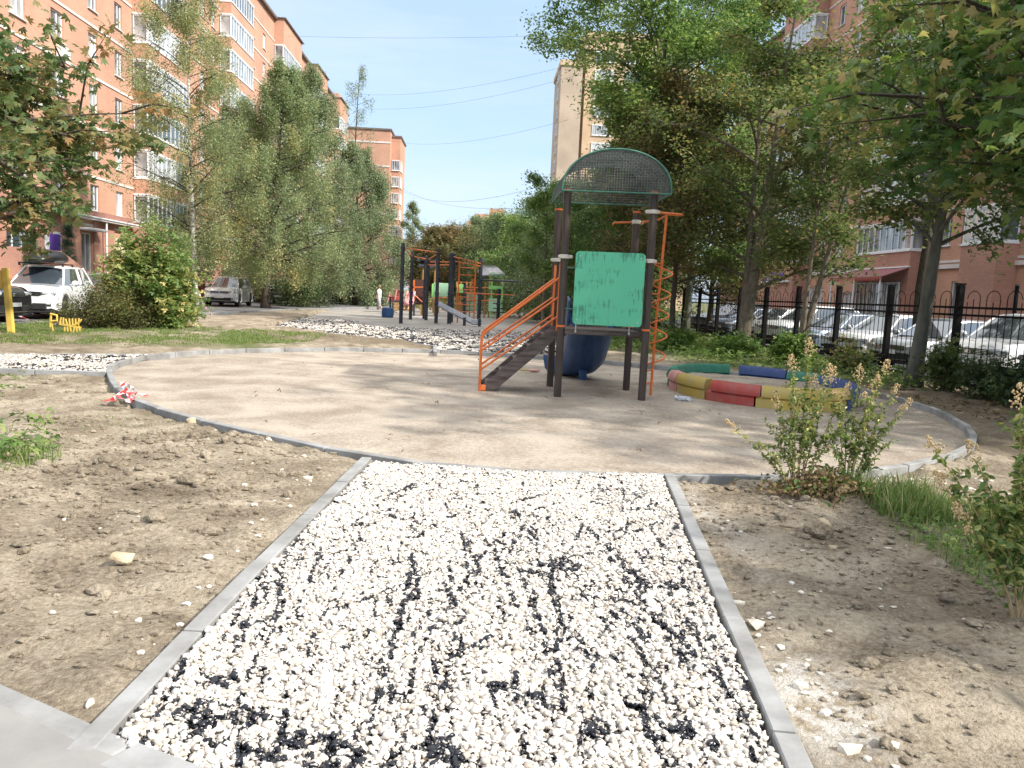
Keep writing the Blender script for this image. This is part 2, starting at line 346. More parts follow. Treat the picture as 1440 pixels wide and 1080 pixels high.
MT['lf_linden'] = leaf_mat('fresh_green_leaves', [(0, (.06, .12, .035)), (1, (.42, .48, .16)), (.6, (.17, .26, .08))], .4)
MT['lf_bush'] = leaf_mat('yellow_green_bush_leaves', [(0, (.08, .14, .045)), (1, (.68, .50, .22)), (.58, (.19, .27, .08)), (.84, (.38, .38, .14))], .35)
MT['lf_olive'] = leaf_mat('olive_shrub_leaves', [(0, (.06, .075, .03)), (1, (.26, .21, .08)), (.5, (.13, .14, .05))], .3)
MT['lf_dark'] = leaf_mat('dark_shrub_leaves', [(0, (.03, .06, .025)), (1, (.14, .19, .07)), (.6, (.08, .12, .045))], .25)
MT['lf_privet'] = leaf_mat('glossy_oval_leaves', [(0, (.07, .12, .035)), (1, (.42, .40, .14)), (.6, (.15, .22, .06))], .3, .35)
MT['lf_weed'] = leaf_mat('weed_leaves', [(0, (.06, .12, .03)), (1, (.26, .32, .09)), (.6, (.12, .2, .045))], .3)
MT['lf_conifer'] = leaf_mat('conifer_sprays', [(0, (.03, .07, .04)), (1, (.12, .2, .12)), (.6, (.06, .12, .07))], .2)

def soil_mat():
    m, nt, b = new_mat('dug_soil'); N = nt.nodes; L = nt.links
    geo = N.new('ShaderNodeNewGeometry'); P = geo.outputs['Position']
    def noise(s, d, dis=0.):
        n = N.new('ShaderNodeTexNoise'); n.inputs['Scale'].default_value = s; n.inputs['Detail'].default_value = d; n.inputs['Roughness'].default_value = .62; n.inputs['Distortion'].default_value = dis; L.new(P, n.inputs['Vector']); return n.outputs['Fac']
    r = N.new('ShaderNodeValToRGB'); e = r.color_ramp.elements; e[0].position = .38; e[0].color = (.135, .105, .075, 1); e[1].position = .61; e[1].color = (.46, .39, .295, 1)
    x = e.new(.5); x.color = (.29, .238, .172, 1)
    a = N.new('ShaderNodeMath'); a.operation = 'MULTIPLY_ADD'; a.inputs[1].default_value = .6; L.new(noise(1.6, 12, .7), a.inputs[0])
    b2 = N.new('ShaderNodeMath'); b2.operation = 'MULTIPLY'; b2.inputs[1].default_value = .45; L.new(noise(34, 10), b2.inputs[0]); L.new(b2.outputs[0], a.inputs[2])
    L.new(a.outputs[0], r.inputs['Fac'])
    # pale lime dust where gravel was tipped
    at = N.new('ShaderNodeAttribute'); at.attribute_name = 'dust'; mx = N.new('ShaderNodeMixRGB'); mx.inputs['Color2'].default_value = (.66, .63, .58, 1)
    dn = N.new('ShaderNodeMapRange'); dn.inputs['From Min'].default_value = .40; dn.inputs['From Max'].default_value = .56; L.new(noise(9, 8), dn.inputs['Value'])
    mm = N.new('ShaderNodeMath'); mm.operation = 'MULTIPLY'; L.new(dn.outputs[0], mm.inputs[0]); L.new(at.outputs['Fac'], mm.inputs[1])
    L.new(mm.outputs[0], mx.inputs['Fac']); L.new(r.outputs['Color'], mx.inputs['Color1'])
    # darker topsoil tone: far berm, scattered patches, ground on the right
    at2 = N.new('ShaderNodeAttribute'); at2.attribute_name = 'topsoil'; mx2 = N.new('ShaderNodeMixRGB'); mx2.inputs['Color2'].default_value = (.18, .14, .095, 1)
    m3 = N.new('ShaderNodeMath'); m3.operation = 'MULTIPLY'; L.new(at2.outputs['Fac'], m3.inputs[0]); m3.inputs[1].default_value = .8
    L.new(m3.outputs[0], mx2.inputs['Fac']); L.new(mx.outputs['Color'], mx2.inputs['Color1'])
    # turf
    at3 = N.new('ShaderNodeAttribute'); at3.attribute_name = 'turf'; mx3 = N.new('ShaderNodeMixRGB'); mx3.inputs['Color2'].default_value = (.12, .15, .05, 1)
    L.new(at3.outputs['Fac'], mx3.inputs['Fac']); L.new(mx2.outputs['Color'], mx3.inputs['Color1']); L.new(mx3.outputs['Color'], b.inputs['Base Color'])
    b.inputs['Roughness'].default_value = .95; b.inputs['Specular IOR Level'].default_value = .15
    h = N.new('ShaderNodeMath'); h.operation = 'ADD'; L.new(noise(60, 10), h.inputs[0]); L.new(noise(16, 10, .3), h.inputs[1])
    bp = N.new('ShaderNodeBump'); bp.inputs['Strength'].default_value = 1.; bp.inputs['Distance'].default_value = .03; L.new(h.outputs[0], bp.inputs['Height']); L.new(bp.outputs['Normal'], b.inputs['Normal'])
    return m
MT['soil'] = soil_mat()
def sand_mat():
    m, nt, b = new_mat('packed_sand'); N = nt.nodes; L = nt.links
    geo = N.new('ShaderNodeNewGeometry'); P = geo.outputs['Position']
    def noise(s, d, dis=0.):
        n = N.new('ShaderNodeTexNoise'); n.inputs['Scale'].default_value = s; n.inputs['Detail'].default_value = d; n.inputs['Distortion'].default_value = dis; L.new(P, n.inputs['Vector']); return n.outputs['Fac']
    r = N.new('ShaderNodeValToRGB'); e = r.color_ramp.elements; e[0].position = .38; e[0].color = (.285, .235, .185, 1); e[1].position = .58; e[1].color = (.47, .405, .33, 1)
    m1 = N.new('ShaderNodeMath'); m1.operation = 'MULTIPLY_ADD'; m1.inputs[1].default_value = .6; L.new(noise(1.3, 12, .5), m1.inputs[0]); m0 = N.new('ShaderNodeMath'); m0.operation = 'MULTIPLY'; m0.inputs[1].default_value = .4; L.new(noise(26, 10), m0.inputs[0]); L.new(m0.outputs[0], m1.inputs[2]); L.new(m1.outputs[0], r.inputs['Fac']); L.new(r.outputs['Color'], b.inputs['Base Color']); b.inputs['Roughness'].default_value = .95; b.inputs['Specular IOR Level'].default_value = .15
    h = N.new('ShaderNodeMath'); h.operation = 'ADD'; L.new(noise(70, 10), h.inputs[0]); L.new(noise(9, 9, .4), h.inputs[1])
    bp = N.new('ShaderNodeBump'); bp.inputs['Strength'].default_value = .8; bp.inputs['Distance'].default_value = .03; L.new(h.outputs[0], bp.inputs['Height']); L.new(bp.outputs['Normal'], b.inputs['Normal'])
    return m
MT['sand'] = sand_mat()
def gravel_mat():
    m, nt, b = new_mat('tarred_limestone'); N = nt.nodes; L = nt.links
    geo = N.new('ShaderNodeNewGeometry')
    at = N.new('ShaderNodeAttribute'); at.attribute_name = 'tar'; tn = N.new('ShaderNodeAttribute'); tn.attribute_name = 'tint'
    n = N.new('ShaderNodeTexNoise'); n.inputs['Scale'].default_value = 95; n.inputs['Detail'].default_value = 4; L.new(geo.outputs['Position'], n.inputs['Vector'])
    ad = N.new('ShaderNodeMath'); ad.operation = 'MULTIPLY_ADD'; ad.inputs[1].default_value = .5; L.new(n.outputs['Fac'], ad.inputs[0]); L.new(at.outputs['Fac'], ad.inputs[2])
    st = N.new('ShaderNodeMapRange'); st.inputs['From Min'].default_value = .74; st.inputs['From Max'].default_value = .80; L.new(ad.outputs[0], st.inputs['Value'])
    r = N.new('ShaderNodeValToRGB'); r.color_ramp.elements[0].color = (.42, .36, .295, 1); r.color_ramp.elements[1].color = (.63, .585, .525, 1); r.color_ramp.elements[1].position = .6
    L.new(tn.outputs['Fac'], r.inputs['Fac'])
    mx = N.new('ShaderNodeMixRGB'); mx.inputs['Color2'].default_value = (.012, .013, .018, 1); L.new(st.outputs[0], mx.inputs['Fac']); L.new(r.outputs['Color'], mx.inputs['Color1']); L.new(mx.outputs['Color'], b.inputs['Base Color'])
    rr = N.new('ShaderNodeMapRange'); rr.inputs['To Min'].default_value = .9; rr.inputs['To Max'].default_value = .22; L.new(st.outputs[0], rr.inputs['Value']); L.new(rr.outputs[0], b.inputs['Roughness'])
    bp = N.new('ShaderNodeBump'); bp.inputs['Strength'].default_value = .3; bp.inputs['Distance'].default_value = .004; L.new(n.outputs['Fac'], bp.inputs['Height']); L.new(bp.outputs['Normal'], b.inputs['Normal'])
    return m
MT['gravel'] = gravel_mat()
MT['gravel_bed'] = mat('gravel_fines', (.12, .11, .10), (.50, .46, .42), .95, 40, 5, .8, 60, lo=.3, hi=.6, dist=.02)

# ================================================================ THE GROUND
def catmull(P, n=8, closed=True):
    P = np.array(P, float); k = len(P); out = []
    for i in range(k if closed else k-1):
        p0, p1, p2, p3 = (P[(i-1) % k], P[i], P[(i+1) % k], P[(i+2) % k]) if closed else (P[max(i-1, 0)], P[i], P[i+1], P[min(i+2, k-1)])
        for t in np.arange(n)/n:
            out.append(.5*((2*p1)+(-p0+p2)*t+(2*p0-5*p1+4*p2-p3)*t*t+(-p0+3*p1-3*p2+p3)*t**3))
    if not closed: out.append(P[-1])
    return np.array(out)
def resample(P, step, closed=True):
    Q = np.vstack([P, P[:1]]) if closed else P
    L = np.r_[0, np.cumsum(np.linalg.norm(np.diff(Q, axis=0), axis=1))]; n = max(2, int(round(L[-1]/step)))
    t = np.linspace(0, L[-1], n+1); R_ = np.stack([np.interp(t, L, Q[:, i]) for i in range(Q.shape[1])], 1)
    return R_[:-1] if closed else R_
def inpoly(x, y, P):
    x = np.asarray(x); y = np.asarray(y); c = np.zeros(x.shape, bool); n = len(P)
    for i in range(n):
        x1, y1 = P[i]; x2, y2 = P[(i+1) % n]
        if y1 == y2: continue
        k = ((y1 > y) != (y2 > y)) & (x < (x2-x1)*(y-y1)/(y2-y1)+x1); c ^= k
    return c
def gp(*pts, z=0.): return [tuple(G(a, b, z)[:2]) for a, b in pts]

RING = catmull([(0.47, 6.72), (2.1, 6.77), (3.6, 7.17), (5.34, 8.39), (6.5, 10.0), (7.1, 11.5), (7.45, 13.2), (7.3, 15.2), (6.2, 16.9), (4.5, 18.2), (2.86, 19.2),
                (0.8, 20.0), (-1.3, 20.4), (-3.8, 19.4), (-5.4, 18.0), (-6.3, 16.0), (-6.25, 14.0), (-5.55, 12.3), (-4.45, 10.3), (-3.34, 9.03), (-1.85, 7.8), (-0.8, 7.05)], 8)
PATH = [(-1.12, 2.5), (-0.88, 7.06), (0.2, 6.78), (1.70, 6.8), (1.02, 1.6), (0.5, 1.6)]
_a, _b = G(0, 518)[:2], G(150, 523)[:2]; _c, _d = G(235, 497.5)[:2], G(0, 497)[:2]
STRIP = [tuple(_a+(_a-_b)*3), tuple(_a), tuple(_b), (-5.9, 14.2), tuple(_c), tuple(_d), tuple(_d+(_a-_b)*3)]
BED2 = gp((374, 460), (500, 472), (611, 485.5), (612, 495), (700, 499), (800, 492), (800, 470), (700, 464), (600, 461), (520, 458), (500, 450), (430, 446.5))
PAD = gp((430, 446), (500, 450), (520, 458), (600, 461), (700, 464), (800, 470), (880, 468), (830, 440), (690, 428), (470, 432))
ASP_L = gp((0, 456), (110, 452), (200, 446), (300, 440), (400, 435.5), (560, 431), z=.08)
ASP_L = [(-21.9, 21.0), (-16.0, 20.0)]+[p for p in ASP_L]+[(-6.5, 72), (-6, 146), (-21.9, 146)]
ASP_R = [(10.6, 6), (24.9, 6), (24.9, 120), (12.5, 120), (11.2, 40)]
PAVE = [(-1.69, 2.75), (-1.24, 2.48), (-0.80, 2.25), (1.6, 1.05), (1.6, -3), (-9, -3), (-9, 6.73)]

SANDZ = -.10
def soil_h(x, y):
    h = -.065+.05*vnoise(x, y, 1.3, 1)+.055*vnoise(x, y, .42, 2)+.046*vnoise(x, y, .17, 3)+.026*vnoise(x, y, .09, 4)
    nx = np.exp(-((y-22.8)/1.0)**2)*np.exp(-((x+3.2)/3.6)**2); h = h+.12*nx*(1+.8*vnoise(x, y, .5, 5))
    m = np.exp(-((x+3.4)**2/1.2+(y-5.6)**2/2.5)); h = h+.07*m
    m = np.exp(-((x-2.85)**2/.20+(y-6.3)**2/.12)); h = h+.09*m*(1+vnoise(x, y, .12, 6))
    m = np.exp(-((x+2.2)**2/.5+(y-7.3)**2/.5)); h = h+.04*m
    h = h+.05*np.clip(vnoise(x, y, .28, 7)-.12, 0, 1)+.05*np.clip(vnoise(x, y, .11, 8)-.18, 0, 1)
    h = h+.14*np.clip((y-15.5)/7, 0, 1)*np.clip((-x-2.5)/4, 0, 1)
    return h
def axis(lo, hi, step, far, n=26):
    core = np.arange(lo, hi+1e-6, step); g = np.geomspace(step*1.5, far, n)
    return np.r_[lo-g[::-1], core, hi+g]
gx = axis(-8.0, 8.0, .045, 1500); gy = np.r_[axis(1.6, 13, .045, 60)[26-8:-26], np.arange(13.1, 28, .1), 28+np.geomspace(.2, 1500, 40)]
gy = np.unique(np.r_[-400, -60, -10, gy])
GX, GY = np.meshgrid(gx, gy, indexing='ij'); fx, fy = GX.ravel(), GY.ravel()
gz = soil_h(fx, fy); far_ = np.hypot(fx, fy-12)
gz = np.where(far_ > 45, -.1, gz)
ins = inpoly(fx, fy, RING*1.0)
for poly in (PATH, STRIP, BED2, PAVE): ins |= inpoly(fx, fy, poly)
ins |= inpoly(fx, fy, PAD); ins |= inpoly(fx, fy, ASP_L) | inpoly(fx, fy, ASP_R)
gz = np.where(ins, -.24, gz)
nX, nY = len(gx), len(gy)
I = np.arange(nX*nY).reshape(nX, nY)
F = np.stack([I[:-1, :-1].ravel(), I[1:, :-1].ravel(), I[1:, 1:].ravel(), I[:-1, 1:].ravel()], 1)
dust = np.exp(-(((fx-1.42-(fy-3)*.12)/.19)**2+((fy-2.95)/.42)**2))*1.1+.5*np.exp(-(((fx-1.75)/.14)**2+((fy-5.6)/.9)**2))
topsoil = np.clip(1.25*np.exp(-((fy-22.6)/1.0)**2)*np.exp(-((fx+2.8)/3.2)**2), 0, 1)+np.clip(np.exp(-((fx-3.0)**2/1.5+(fy-4.6)**2/1.2)), 0, 1)*.65*(vnoise(fx, fy, .5, 9)+.5)*1.3
topsoil = np.clip(topsoil+.75*np.clip(vnoise(fx, fy, .7, 12)*4+.9*vnoise(fx, fy, .12, 15)-.55, 0, 1)*(fx < 1)+.8*((fx > 6) & (fy > 8)), 0, 1)
n1 = vnoise(fx, fy, .7, 10)
turf = np.clip(.8-np.abs(fy-20.6+(fx+7)*.12)/2.5+n1*2.2, 0, 1)*np.clip((-fx-4.2)/1.5, 0, 1)*((fy < 24.5))
turf = np.maximum(turf, .85*np.clip((fx-5.0+(fy-19)*.2)/1.5, 0, 1)*(fy > 16.4)*(fy < 40)*(n1 > -.3))
turf = np.maximum(turf, np.clip(1.2-((fx-3.65)/.7)**2-((fy-5.1)/1.1)**2, 0, 1)*.8)
turf = np.maximum(turf, np.clip(1.2-((fx+4.1)/.6)**2-((fy-6.5)/1.1)**2, 0, 1)*.8)
turf = np.where(far_ > 60, .7, turf)
ground = bulk('ground', np.stack([fx, fy, gz], 1), F, MT['soil'], attrs={'dust': dust, 'topsoil': topsoil, 'turf': turf}, smooth=True); tag(ground, kind='structure')

def patch(name, poly, z, m, step=.06, amp=.0, shrink=0.):
    P = np.array(poly); lo = P.min(0); hi = P.max(0); xs = np.arange(lo[0], hi[0]+step, step); ys = np.arange(lo[1], hi[1]+step, step)
    A, B = np.meshgrid(xs, ys, indexing='ij'); a, b = A.ravel(), B.ravel(); zz = z+(amp*(vnoise(a, b, 1.6, 21)+.5*vnoise(a, b, .5, 22)+.25*vnoise(a, b, .2, 23)) if amp else 0*a)
    I = np.arange(len(a)).reshape(len(xs), len(ys)); F = np.stack([I[:-1, :-1].ravel(), I[1:, :-1].ravel(), I[1:, 1:].ravel(), I[:-1, 1:].ravel()], 1)
    cx = a[F].mean(1); cy = b[F].mean(1); F = F[inpoly(cx, cy, poly)&((~inpoly(cx, cy, RING)) if poly is STRIP or poly is BED2 else True)]
    used = np.unique(F); mp = -np.ones(len(a), int); mp[used] = np.arange(len(used))
    o = bulk(name, np.stack([a, b, zz], 1)[used], mp[F], m, smooth=True, attrs={'tint': np.full(len(used), .4)}); return tag(o, kind='structure')
def flat(name, poly, z, m, thick=.12):
    mb = MB().prism(poly, z-thick, z); return tag(mb.build(name, m), kind='structure')
patch('sand', RING*1.0, SANDZ, MT['sand'], .05, .035)
patch('gravel_base', PATH, -.075, MT['gravel_bed'], .06, .01)
patch('gravel_base', STRIP, -.07, MT['gravel_bed'], .15, .01)
patch('gravel_base', BED2, -.07, MT['gravel_bed'], .2, .01)
flat('playground_paving', PAD, -.045, MT['rubber_pad'])
flat('parking_asphalt', ASP_L, .08, MT['asphalt'], .35); flat('parking_asphalt', ASP_R, -.10, MT['asphalt'])
flat('pavement', PAVE, .001, mat('pavement_concrete', (.21, .20, .19), (.27, .26, .245), .9, 3, 8, .2, 90, dist=.004))

def kerb_run(name, P, width, closed, side=0., top=0., depth=.2, step=1.0, m=MT['kerb'], gap=.007, seed=3):
    "a run of cast kerbstones with open joints along P (centre line)"
    Q = resample(np.array(P, float), step, closed); n = len(Q); rs = np.random.RandomState(seed)
    if closed: T = np.roll(Q, -1, 0)-np.roll(Q, 1, 0)
    else: T = np.gradient(Q, axis=0)
    T /= np.linalg.norm(T, axis=1)[:, None]; Nn = np.stack([T[:, 1], -T[:, 0]], 1)
    A = Q+Nn*(side+width/2); B = Q+Nn*(side-width/2); mb = MB()
    for i in range(n if closed else n-1):
        j = (i+1) % n; d = Q[j]-Q[i]; d = d/np.linalg.norm(d)*gap; dz = rs.uniform(-.010, .006)
        mb.prism([tuple(A[i]+d), tuple(A[j]-d), tuple(B[j]-d), tuple(B[i]+d)][::-1], top-depth, top+dz)
    o = mb.build(name, m); bv = o.modifiers.new('edge', 'BEVEL'); bv.width = .006; bv.segments = 1; bv.limit_method = 'ANGLE'
    return tag(o, kind='structure')
kerb_run('kerb', RING, .085, True, side=0.0, top=.0, step=1.0)
kerb_run('kerb', [(-1.21, 2.42), (-1.15, 3.8), (-.935, 6.98)], .09, False, top=.003, step=.98)
kerb_run('kerb', [(1.0, 1.6), (1.115, 2.4), (1.715, 6.73)], .09, False, top=.003, step=.98)
kerb_run('kerb', [(-9.0, 6.75), (-1.69, 2.77), (-1.24, 2.50), (-.80, 2.27), (1.6, 1.07)], .15, False, top=.006, step=1.0)
_sa = np.array(STRIP)
kerb_run('kerb', [_sa[0], _sa[1], _sa[2]], .09, False, top=.0, step=1.0); kerb_run('kerb', [_sa[4]+[.05, .02], _sa[5], _sa[6]], .09, False, top=.0)
_b2 = np.array(BED2)
kerb_run('kerb', [_b2[11], _b2[0], _b2[1], _b2[2]], .09, False, top=.0); kerb_run('kerb', [_b2[2], _b2[3]], .09, False, top=.004)
kerb_run('kerb', [_b2[10], _b2[9], _b2[8], _b2[7], _b2[6]], .09, False, top=-.01)
_al = np.array(ASP_L)
kerb_run('kerb', list(_al[2:7])+[_al[7]], .12, False, top=.12, step=1.0, m=MT['kerb2'])
kerb_run('kerb', [(10.5, 8), (11.1, 40), (12.4, 80)], .12, False, top=.03, m=MT['kerb2'])

def _tar_map():
    "thin dribbled streaks of bitumen drawn on an 8 mm grid over the path bed"
    x0, y0, st = -1.4, 1.4, .008; W_, H_ = 420, 720; T_ = np.zeros((W_, H_)); rs = np.random.RandomState(17)
    def stamp(x, y, r, v):
        i, j, k = (x-x0)/st, (y-y0)/st, int(r/st*2)+2; ia, ib, ja, jb = int(i)-k, int(i)+k+1, int(j)-k, int(j)+k+1
        if ia < 0 or ja < 0 or ib >= W_ or jb >= H_: return
        A, B = np.meshgrid(np.arange(ia, ib), np.arange(ja, jb), indexing='ij'); d = np.hypot(A-i, B-j)*st/r; T_[ia:ib, ja:jb] = np.maximum(T_[ia:ib, ja:jb], v*np.clip(1.6-d, 0, 1))
    def streak(x, y, ang, L_, r, curl, on):
        n = int(L_/.008); gap = 0; rr = r
        for k in range(n):
            ang += curl*.008+rs.normal(0, .012); x += .008*math.cos(ang); y += .008*math.sin(ang)
            if gap > 0: gap -= 1; continue
            if rs.rand() < .085/on: gap = rs.randint(2, 14); rr = r*rs.uniform(.55, 1.5); continue
            stamp(x+rs.normal(0, .004), y, rr, 1.0)
    for i in range(120):                                   # long passes of the bucket, fanning with the kerbs
        u = rs.rand(); y = rs.uniform(1.7, 3.8); x = -1.02+u*(2.15+.10*(y-2)); ang = R(90-(-1+4*(u-.5)*2))+rs.normal(0, .035)
        streak(x, y, ang, rs.uniform(.6, 2.8), rs.uniform(.0035, .0082), rs.normal(0, .06), rs.uniform(.6, 1.5))
    for i in range(150):                                   # swings and crossings farther up
        streak(rs.uniform(-.95, 1.6), rs.uniform(4.1, 6.7), rs.uniform(0, 6.28), rs.uniform(.3, 1.2), rs.uniform(.005, .0098), rs.normal(0, .5), rs.uniform(.5, 1.1))
    for i in range(36): streak(rs.uniform(-.9, 1.2), rs.uniform(2.2, 4.3), rs.uniform(0, 6.28), rs.uniform(.12, .5), rs.uniform(.005, .010), rs.normal(0, 1.), .7)
    for i in range(5200): stamp(rs.uniform(-1.1, 1.75), rs.uniform(1.9, 6.8), rs.uniform(.003, .009), .9)
    blobs = [(258, 1006, .07), (285, 1020, .05), (310, 965, .055), (360, 1015, .04), (420, 1050, .06), (470, 1052, .05), (610, 1055, .05), (800, 798, .08), (905, 822, .075), (940, 826, .06), (780, 795, .06), (745, 805, .04), (760, 985, .04), (700, 970, .04), (510, 740, .05), (850, 690, .07), (640, 1070, .05), (830, 1040, .05), (960, 1035, .04), (900, 1000, .035)]
    for (a, b, r) in blobs:
        g = G(a, b, -.02)
        for k in range(int(26*r/.05)): q = rs.normal(0, 1, 2)*r*.55; stamp(g[0]+q[0], g[1]+q[1], rs.uniform(.006, .016), 1.0)
        for k in range(4): streak(g[0], g[1], rs.uniform(0, 6.28), r*rs.uniform(1, 2.6), .009, rs.normal(0, 2), 1)
    streak(*G(255, 1030, 0)[:2], R(-18), .9, .016, 0, 3); streak(*G(400, 1046, 0)[:2], R(-14), .9, .013, 0, 2)
    return T_, x0, y0, st
_TM = _tar_map()
def tar_at(x, y):
    T_, x0, y0, st = _TM; i = np.clip(((x-x0)/st).astype(int), 0, T_.shape[0]-1); j = np.clip(((y-y0)/st).astype(int), 0, T_.shape[1]-1); return T_[i, j]
def stones(name, poly, dens, size, ico, z, seed, jag=.25, flatk=.7, tarf=None, zvar=.02, inset=None, heap=0.):
    rs = np.random.RandomState(seed); P = np.array(poly); lo, hi = P.min(0), P.max(0); n = int(dens*np.prod(hi-lo)); X = rs.uniform(lo, hi, (n, 2))
    X = X[inpoly(X[:, 0], X[:, 1], poly)&~inpoly(X[:, 0], X[:, 1], RING if poly is STRIP or poly is BED2 else PAVE)]; n = len(X)
    if ico == 0:
        v0 = np.array([(1, 0, 0), (-1, 0, 0), (0, 1, 0), (0, -1, 0), (0, 0, 1), (0, 0, -1)], float); f0 = np.array([(0, 2, 4), (2, 1, 4), (1, 3, 4), (3, 0, 4), (2, 0, 5), (1, 2, 5), (3, 1, 5), (0, 3, 5)])
    else: v0, f0 = ICO[ico]; f0 = np.array(f0)
    nv = len(v0); V = []
    var = []
    for k in range(24):                       # cut pebbles into angular chips
        v = v0.copy()
        for _ in range(5 if ico else 0):
            d = rs.normal(size=3); d /= np.linalg.norm(d); h = rs.uniform(.32, .72); e = v@d-h; v = v-np.outer(np.clip(e, 0, None), d)
        v = v*(1+rs.uniform(-jag, jag, (nv, 3))*(1 if ico else 1)); var.append(v)
    var = np.array(var); pick = rs.randint(0, 24, n); S = size*rs.lognormal(0, .28, n)[:, None]*rs.uniform(.7, 1.15, (n, 3))
    v = var[pick]*S[:, None, :]
    q = rs.normal(size=(n, 4)); q[:, 0] *= 1; q /= np.linalg.norm(q, axis=1)[:, None]; a, b, c, d = q.T
    Rm = np.stack([np.stack([1-2*(c*c+d*d), 2*(b*c-a*d), 2*(b*d+a*c)], -1), np.stack([2*(b*c+a*d), 1-2*(b*b+d*d), 2*(c*d-a*b)], -1), np.stack([2*(b*d-a*c), 2*(c*d+a*b), 1-2*(b*b+c*c)], -1)], 1)
    v = np.einsum('nij,nkj->nki', Rm, v); v[:, :, 2] *= flatk
    zz = z+rs.uniform(-zvar, zvar, n)+heap*(vnoise(X[:, 0], X[:, 1], .5, seed)+.3)
    v += np.stack([X[:, 0], X[:, 1], zz], 1)[:, None, :]; v = v.reshape(-1, 3)
    Fs = (f0[None]+(np.arange(n)*nv)[:, None, None]).reshape(-1, 3)
    at = {'tint': np.repeat(rs.rand(n), nv), 'tar': tarf(v[:, 0], v[:, 1])*np.repeat(np.where(rs.rand(n) < .2, .55, 1.), nv) if tarf else np.zeros(len(v))}
    o = bulk(name, v, Fs, MT['gravel'], attrs=at); tag(o, kind='stuff'); return o
_in = [(-1.07, 2.44), (-.80, 3.9), (-.875, 6.93), (0.2, 6.70), (1.64, 6.70), (1.03, 2.1), (.75, 1.75), (-.1, 2.0)]
_in = [(-1.13, 2.50), (-1.085, 3.9), (-.87, 6.93), (0.2, 6.66), (1.64, 6.72), (.99, 1.95), (.2, 1.95)]
stones('crushed_limestone', [p for p in _in if True], 7600, .0162, 1, -.028, 5, tarf=tar_at, zvar=.013, heap=.03)
tarf2 = lambda x, y: np.clip((vnoise(x, y, .09, 50)+.10)*4, 0, .95)*np.clip(.9+2*vnoise(x, y, .8, 51), .3, 1)
stones('crushed_limestone', STRIP, 700, .026, 1, -.03, 6, tarf=tarf2)
stones('crushed_limestone', BED2, 330, .040, 0, -.035, 7, tarf=lambda x, y: np.clip((vnoise(x, y, .16, 52)+.20)*4, 0, 1.)*np.where(y < 25.5+.25*(x+7), 1, .7), jag=.2)
# loose chips that spilled over the kerbs
rs = np.random.RandomState(11)
def chips(name, rects, size, seed, m, ico=1, jag=.25):
    rs = np.random.RandomState(seed); mb = MB()
    for (x0, y0, x1, y1, n) in rects:
        for i in range(n):
            x, y = rs.uniform(x0, x1), rs.uniform(y0, y1); s = size*rs.lognormal(0, .5)
            if inpoly(np.array([x]), np.array([y]), RING)[0] or inpoly(np.array([x]), np.array([y]), PATH)[0]: continue
            mb.blob((x, y, float(soil_h(np.array([x]), np.array([y]))[0])+s*.3), (s*rs.uniform(.8, 1.4), s*rs.uniform(.7, 1.2), s*rs.uniform(.4, .8)), seed=rs.randint(1e6), n=ico, jag=jag)
    return tag(mb.build(name, m), kind='stuff')
chips('stray_limestone_chips', [(-1.45, 3.0, -1.22, 6.8, 20), (-2.6, 3.4, -1.3, 5.5, 12), (1.25, 2.3, 1.55, 4.2, 60), (1.5, 4.0, 1.85, 6.4, 18), (1.7, 3.0, 3.0, 6.2, 16), (-3.2, 5.4, -1.2, 8.6, 30), (2.6, 6.7, 5.0, 7.6, 90), (-6, 20.5, -1, 25, 40), (-8, 9, -5.8, 12.5, 20)], .013, 3, MT['rock'])
chips('soil_clods', [(-4.2, 3.6, -1.6, 8.0, 170), (-3.4, 6.0, -2.0, 8.2, 90), (1.7, 3.0, 3.4, 6.6, 60), (-7.6, 7, -5, 12, 80)], .026, 14, MT['soil'], ico=2, jag=.12)
chips('soil_clods', [(-4.6, 3.0, -1.25, 9.0, 3200), (-8, 7, -5, 13, 700), (1.45, 2.4, 4.4, 6.9, 2200), (-7, 21.2, 0, 25, 500), (-4, 5, -2.4, 8.2, 500)], .0105, 4, MT['soil'])
def rock(name, label, px, py, size, seed, m, cat='rock', group=None):
    g = G(px, py, -.06); t = MB(); rs = np.random.RandomState(seed); v, f = ICO[3]; v = v.copy()
    for _ in range(12):
        d = rs.normal(size=3); d /= np.linalg.norm(d); h = rs.uniform(.5, .85); e = v@d-h; v = v-np.outer(np.clip(e, 0, None), d)
    v = v*(1+rs.uniform(-.03, .03, (len(v), 1)))*np.array(size); t.add(v, f); o = t.build(name, m, sharp=28)
    o.location = (g[0], g[1], -.06+size[2]*.45); o.rotation_euler = (0, 0, seed); return tag(o, label, cat, group)
rock('stone', 'biggest tan lump of stone, alone on the dug soil beside the gravel path', 172, 790, (.085, .06, .05), 1, MT['rock_tan'])
rock('stone', 'rounded tan stone at the foot of the double plant clump', 1160, 742, (.075, .055, .05), 2, MT['rock_tan'])
rock('stone', 'flat tan brick-like stone just below the rounded stone near the plant clump', 1175, 772, (.06, .045, .02), 3, MT['rock_tan'])
rock('stone', 'white chip beside the right kerb near the plant clump', 1004, 744, (.035, .028, .02), 4, MT['rock'])
rock('stone', 'whitish wedge of stone close to where the path kerb meets the pavement kerb', 127, 994, (.038, .022, .018), 5, MT['rock'])
rock('stone', 'pale chip on the dug soil between the big tan lump and the path kerb', 292, 785, (.04, .026, .018), 6, MT['rock'])
rock('stone', 'pale flat stone near the leafy weeds at the picture edge', 107, 680, (.07, .045, .022), 7, MT['rock'])
rock('stone', 'pale knobbly stone half way up the dug mound beside the ring kerb', 270, 596, (.09, .07, .05), 8, MT['rock_tan'])

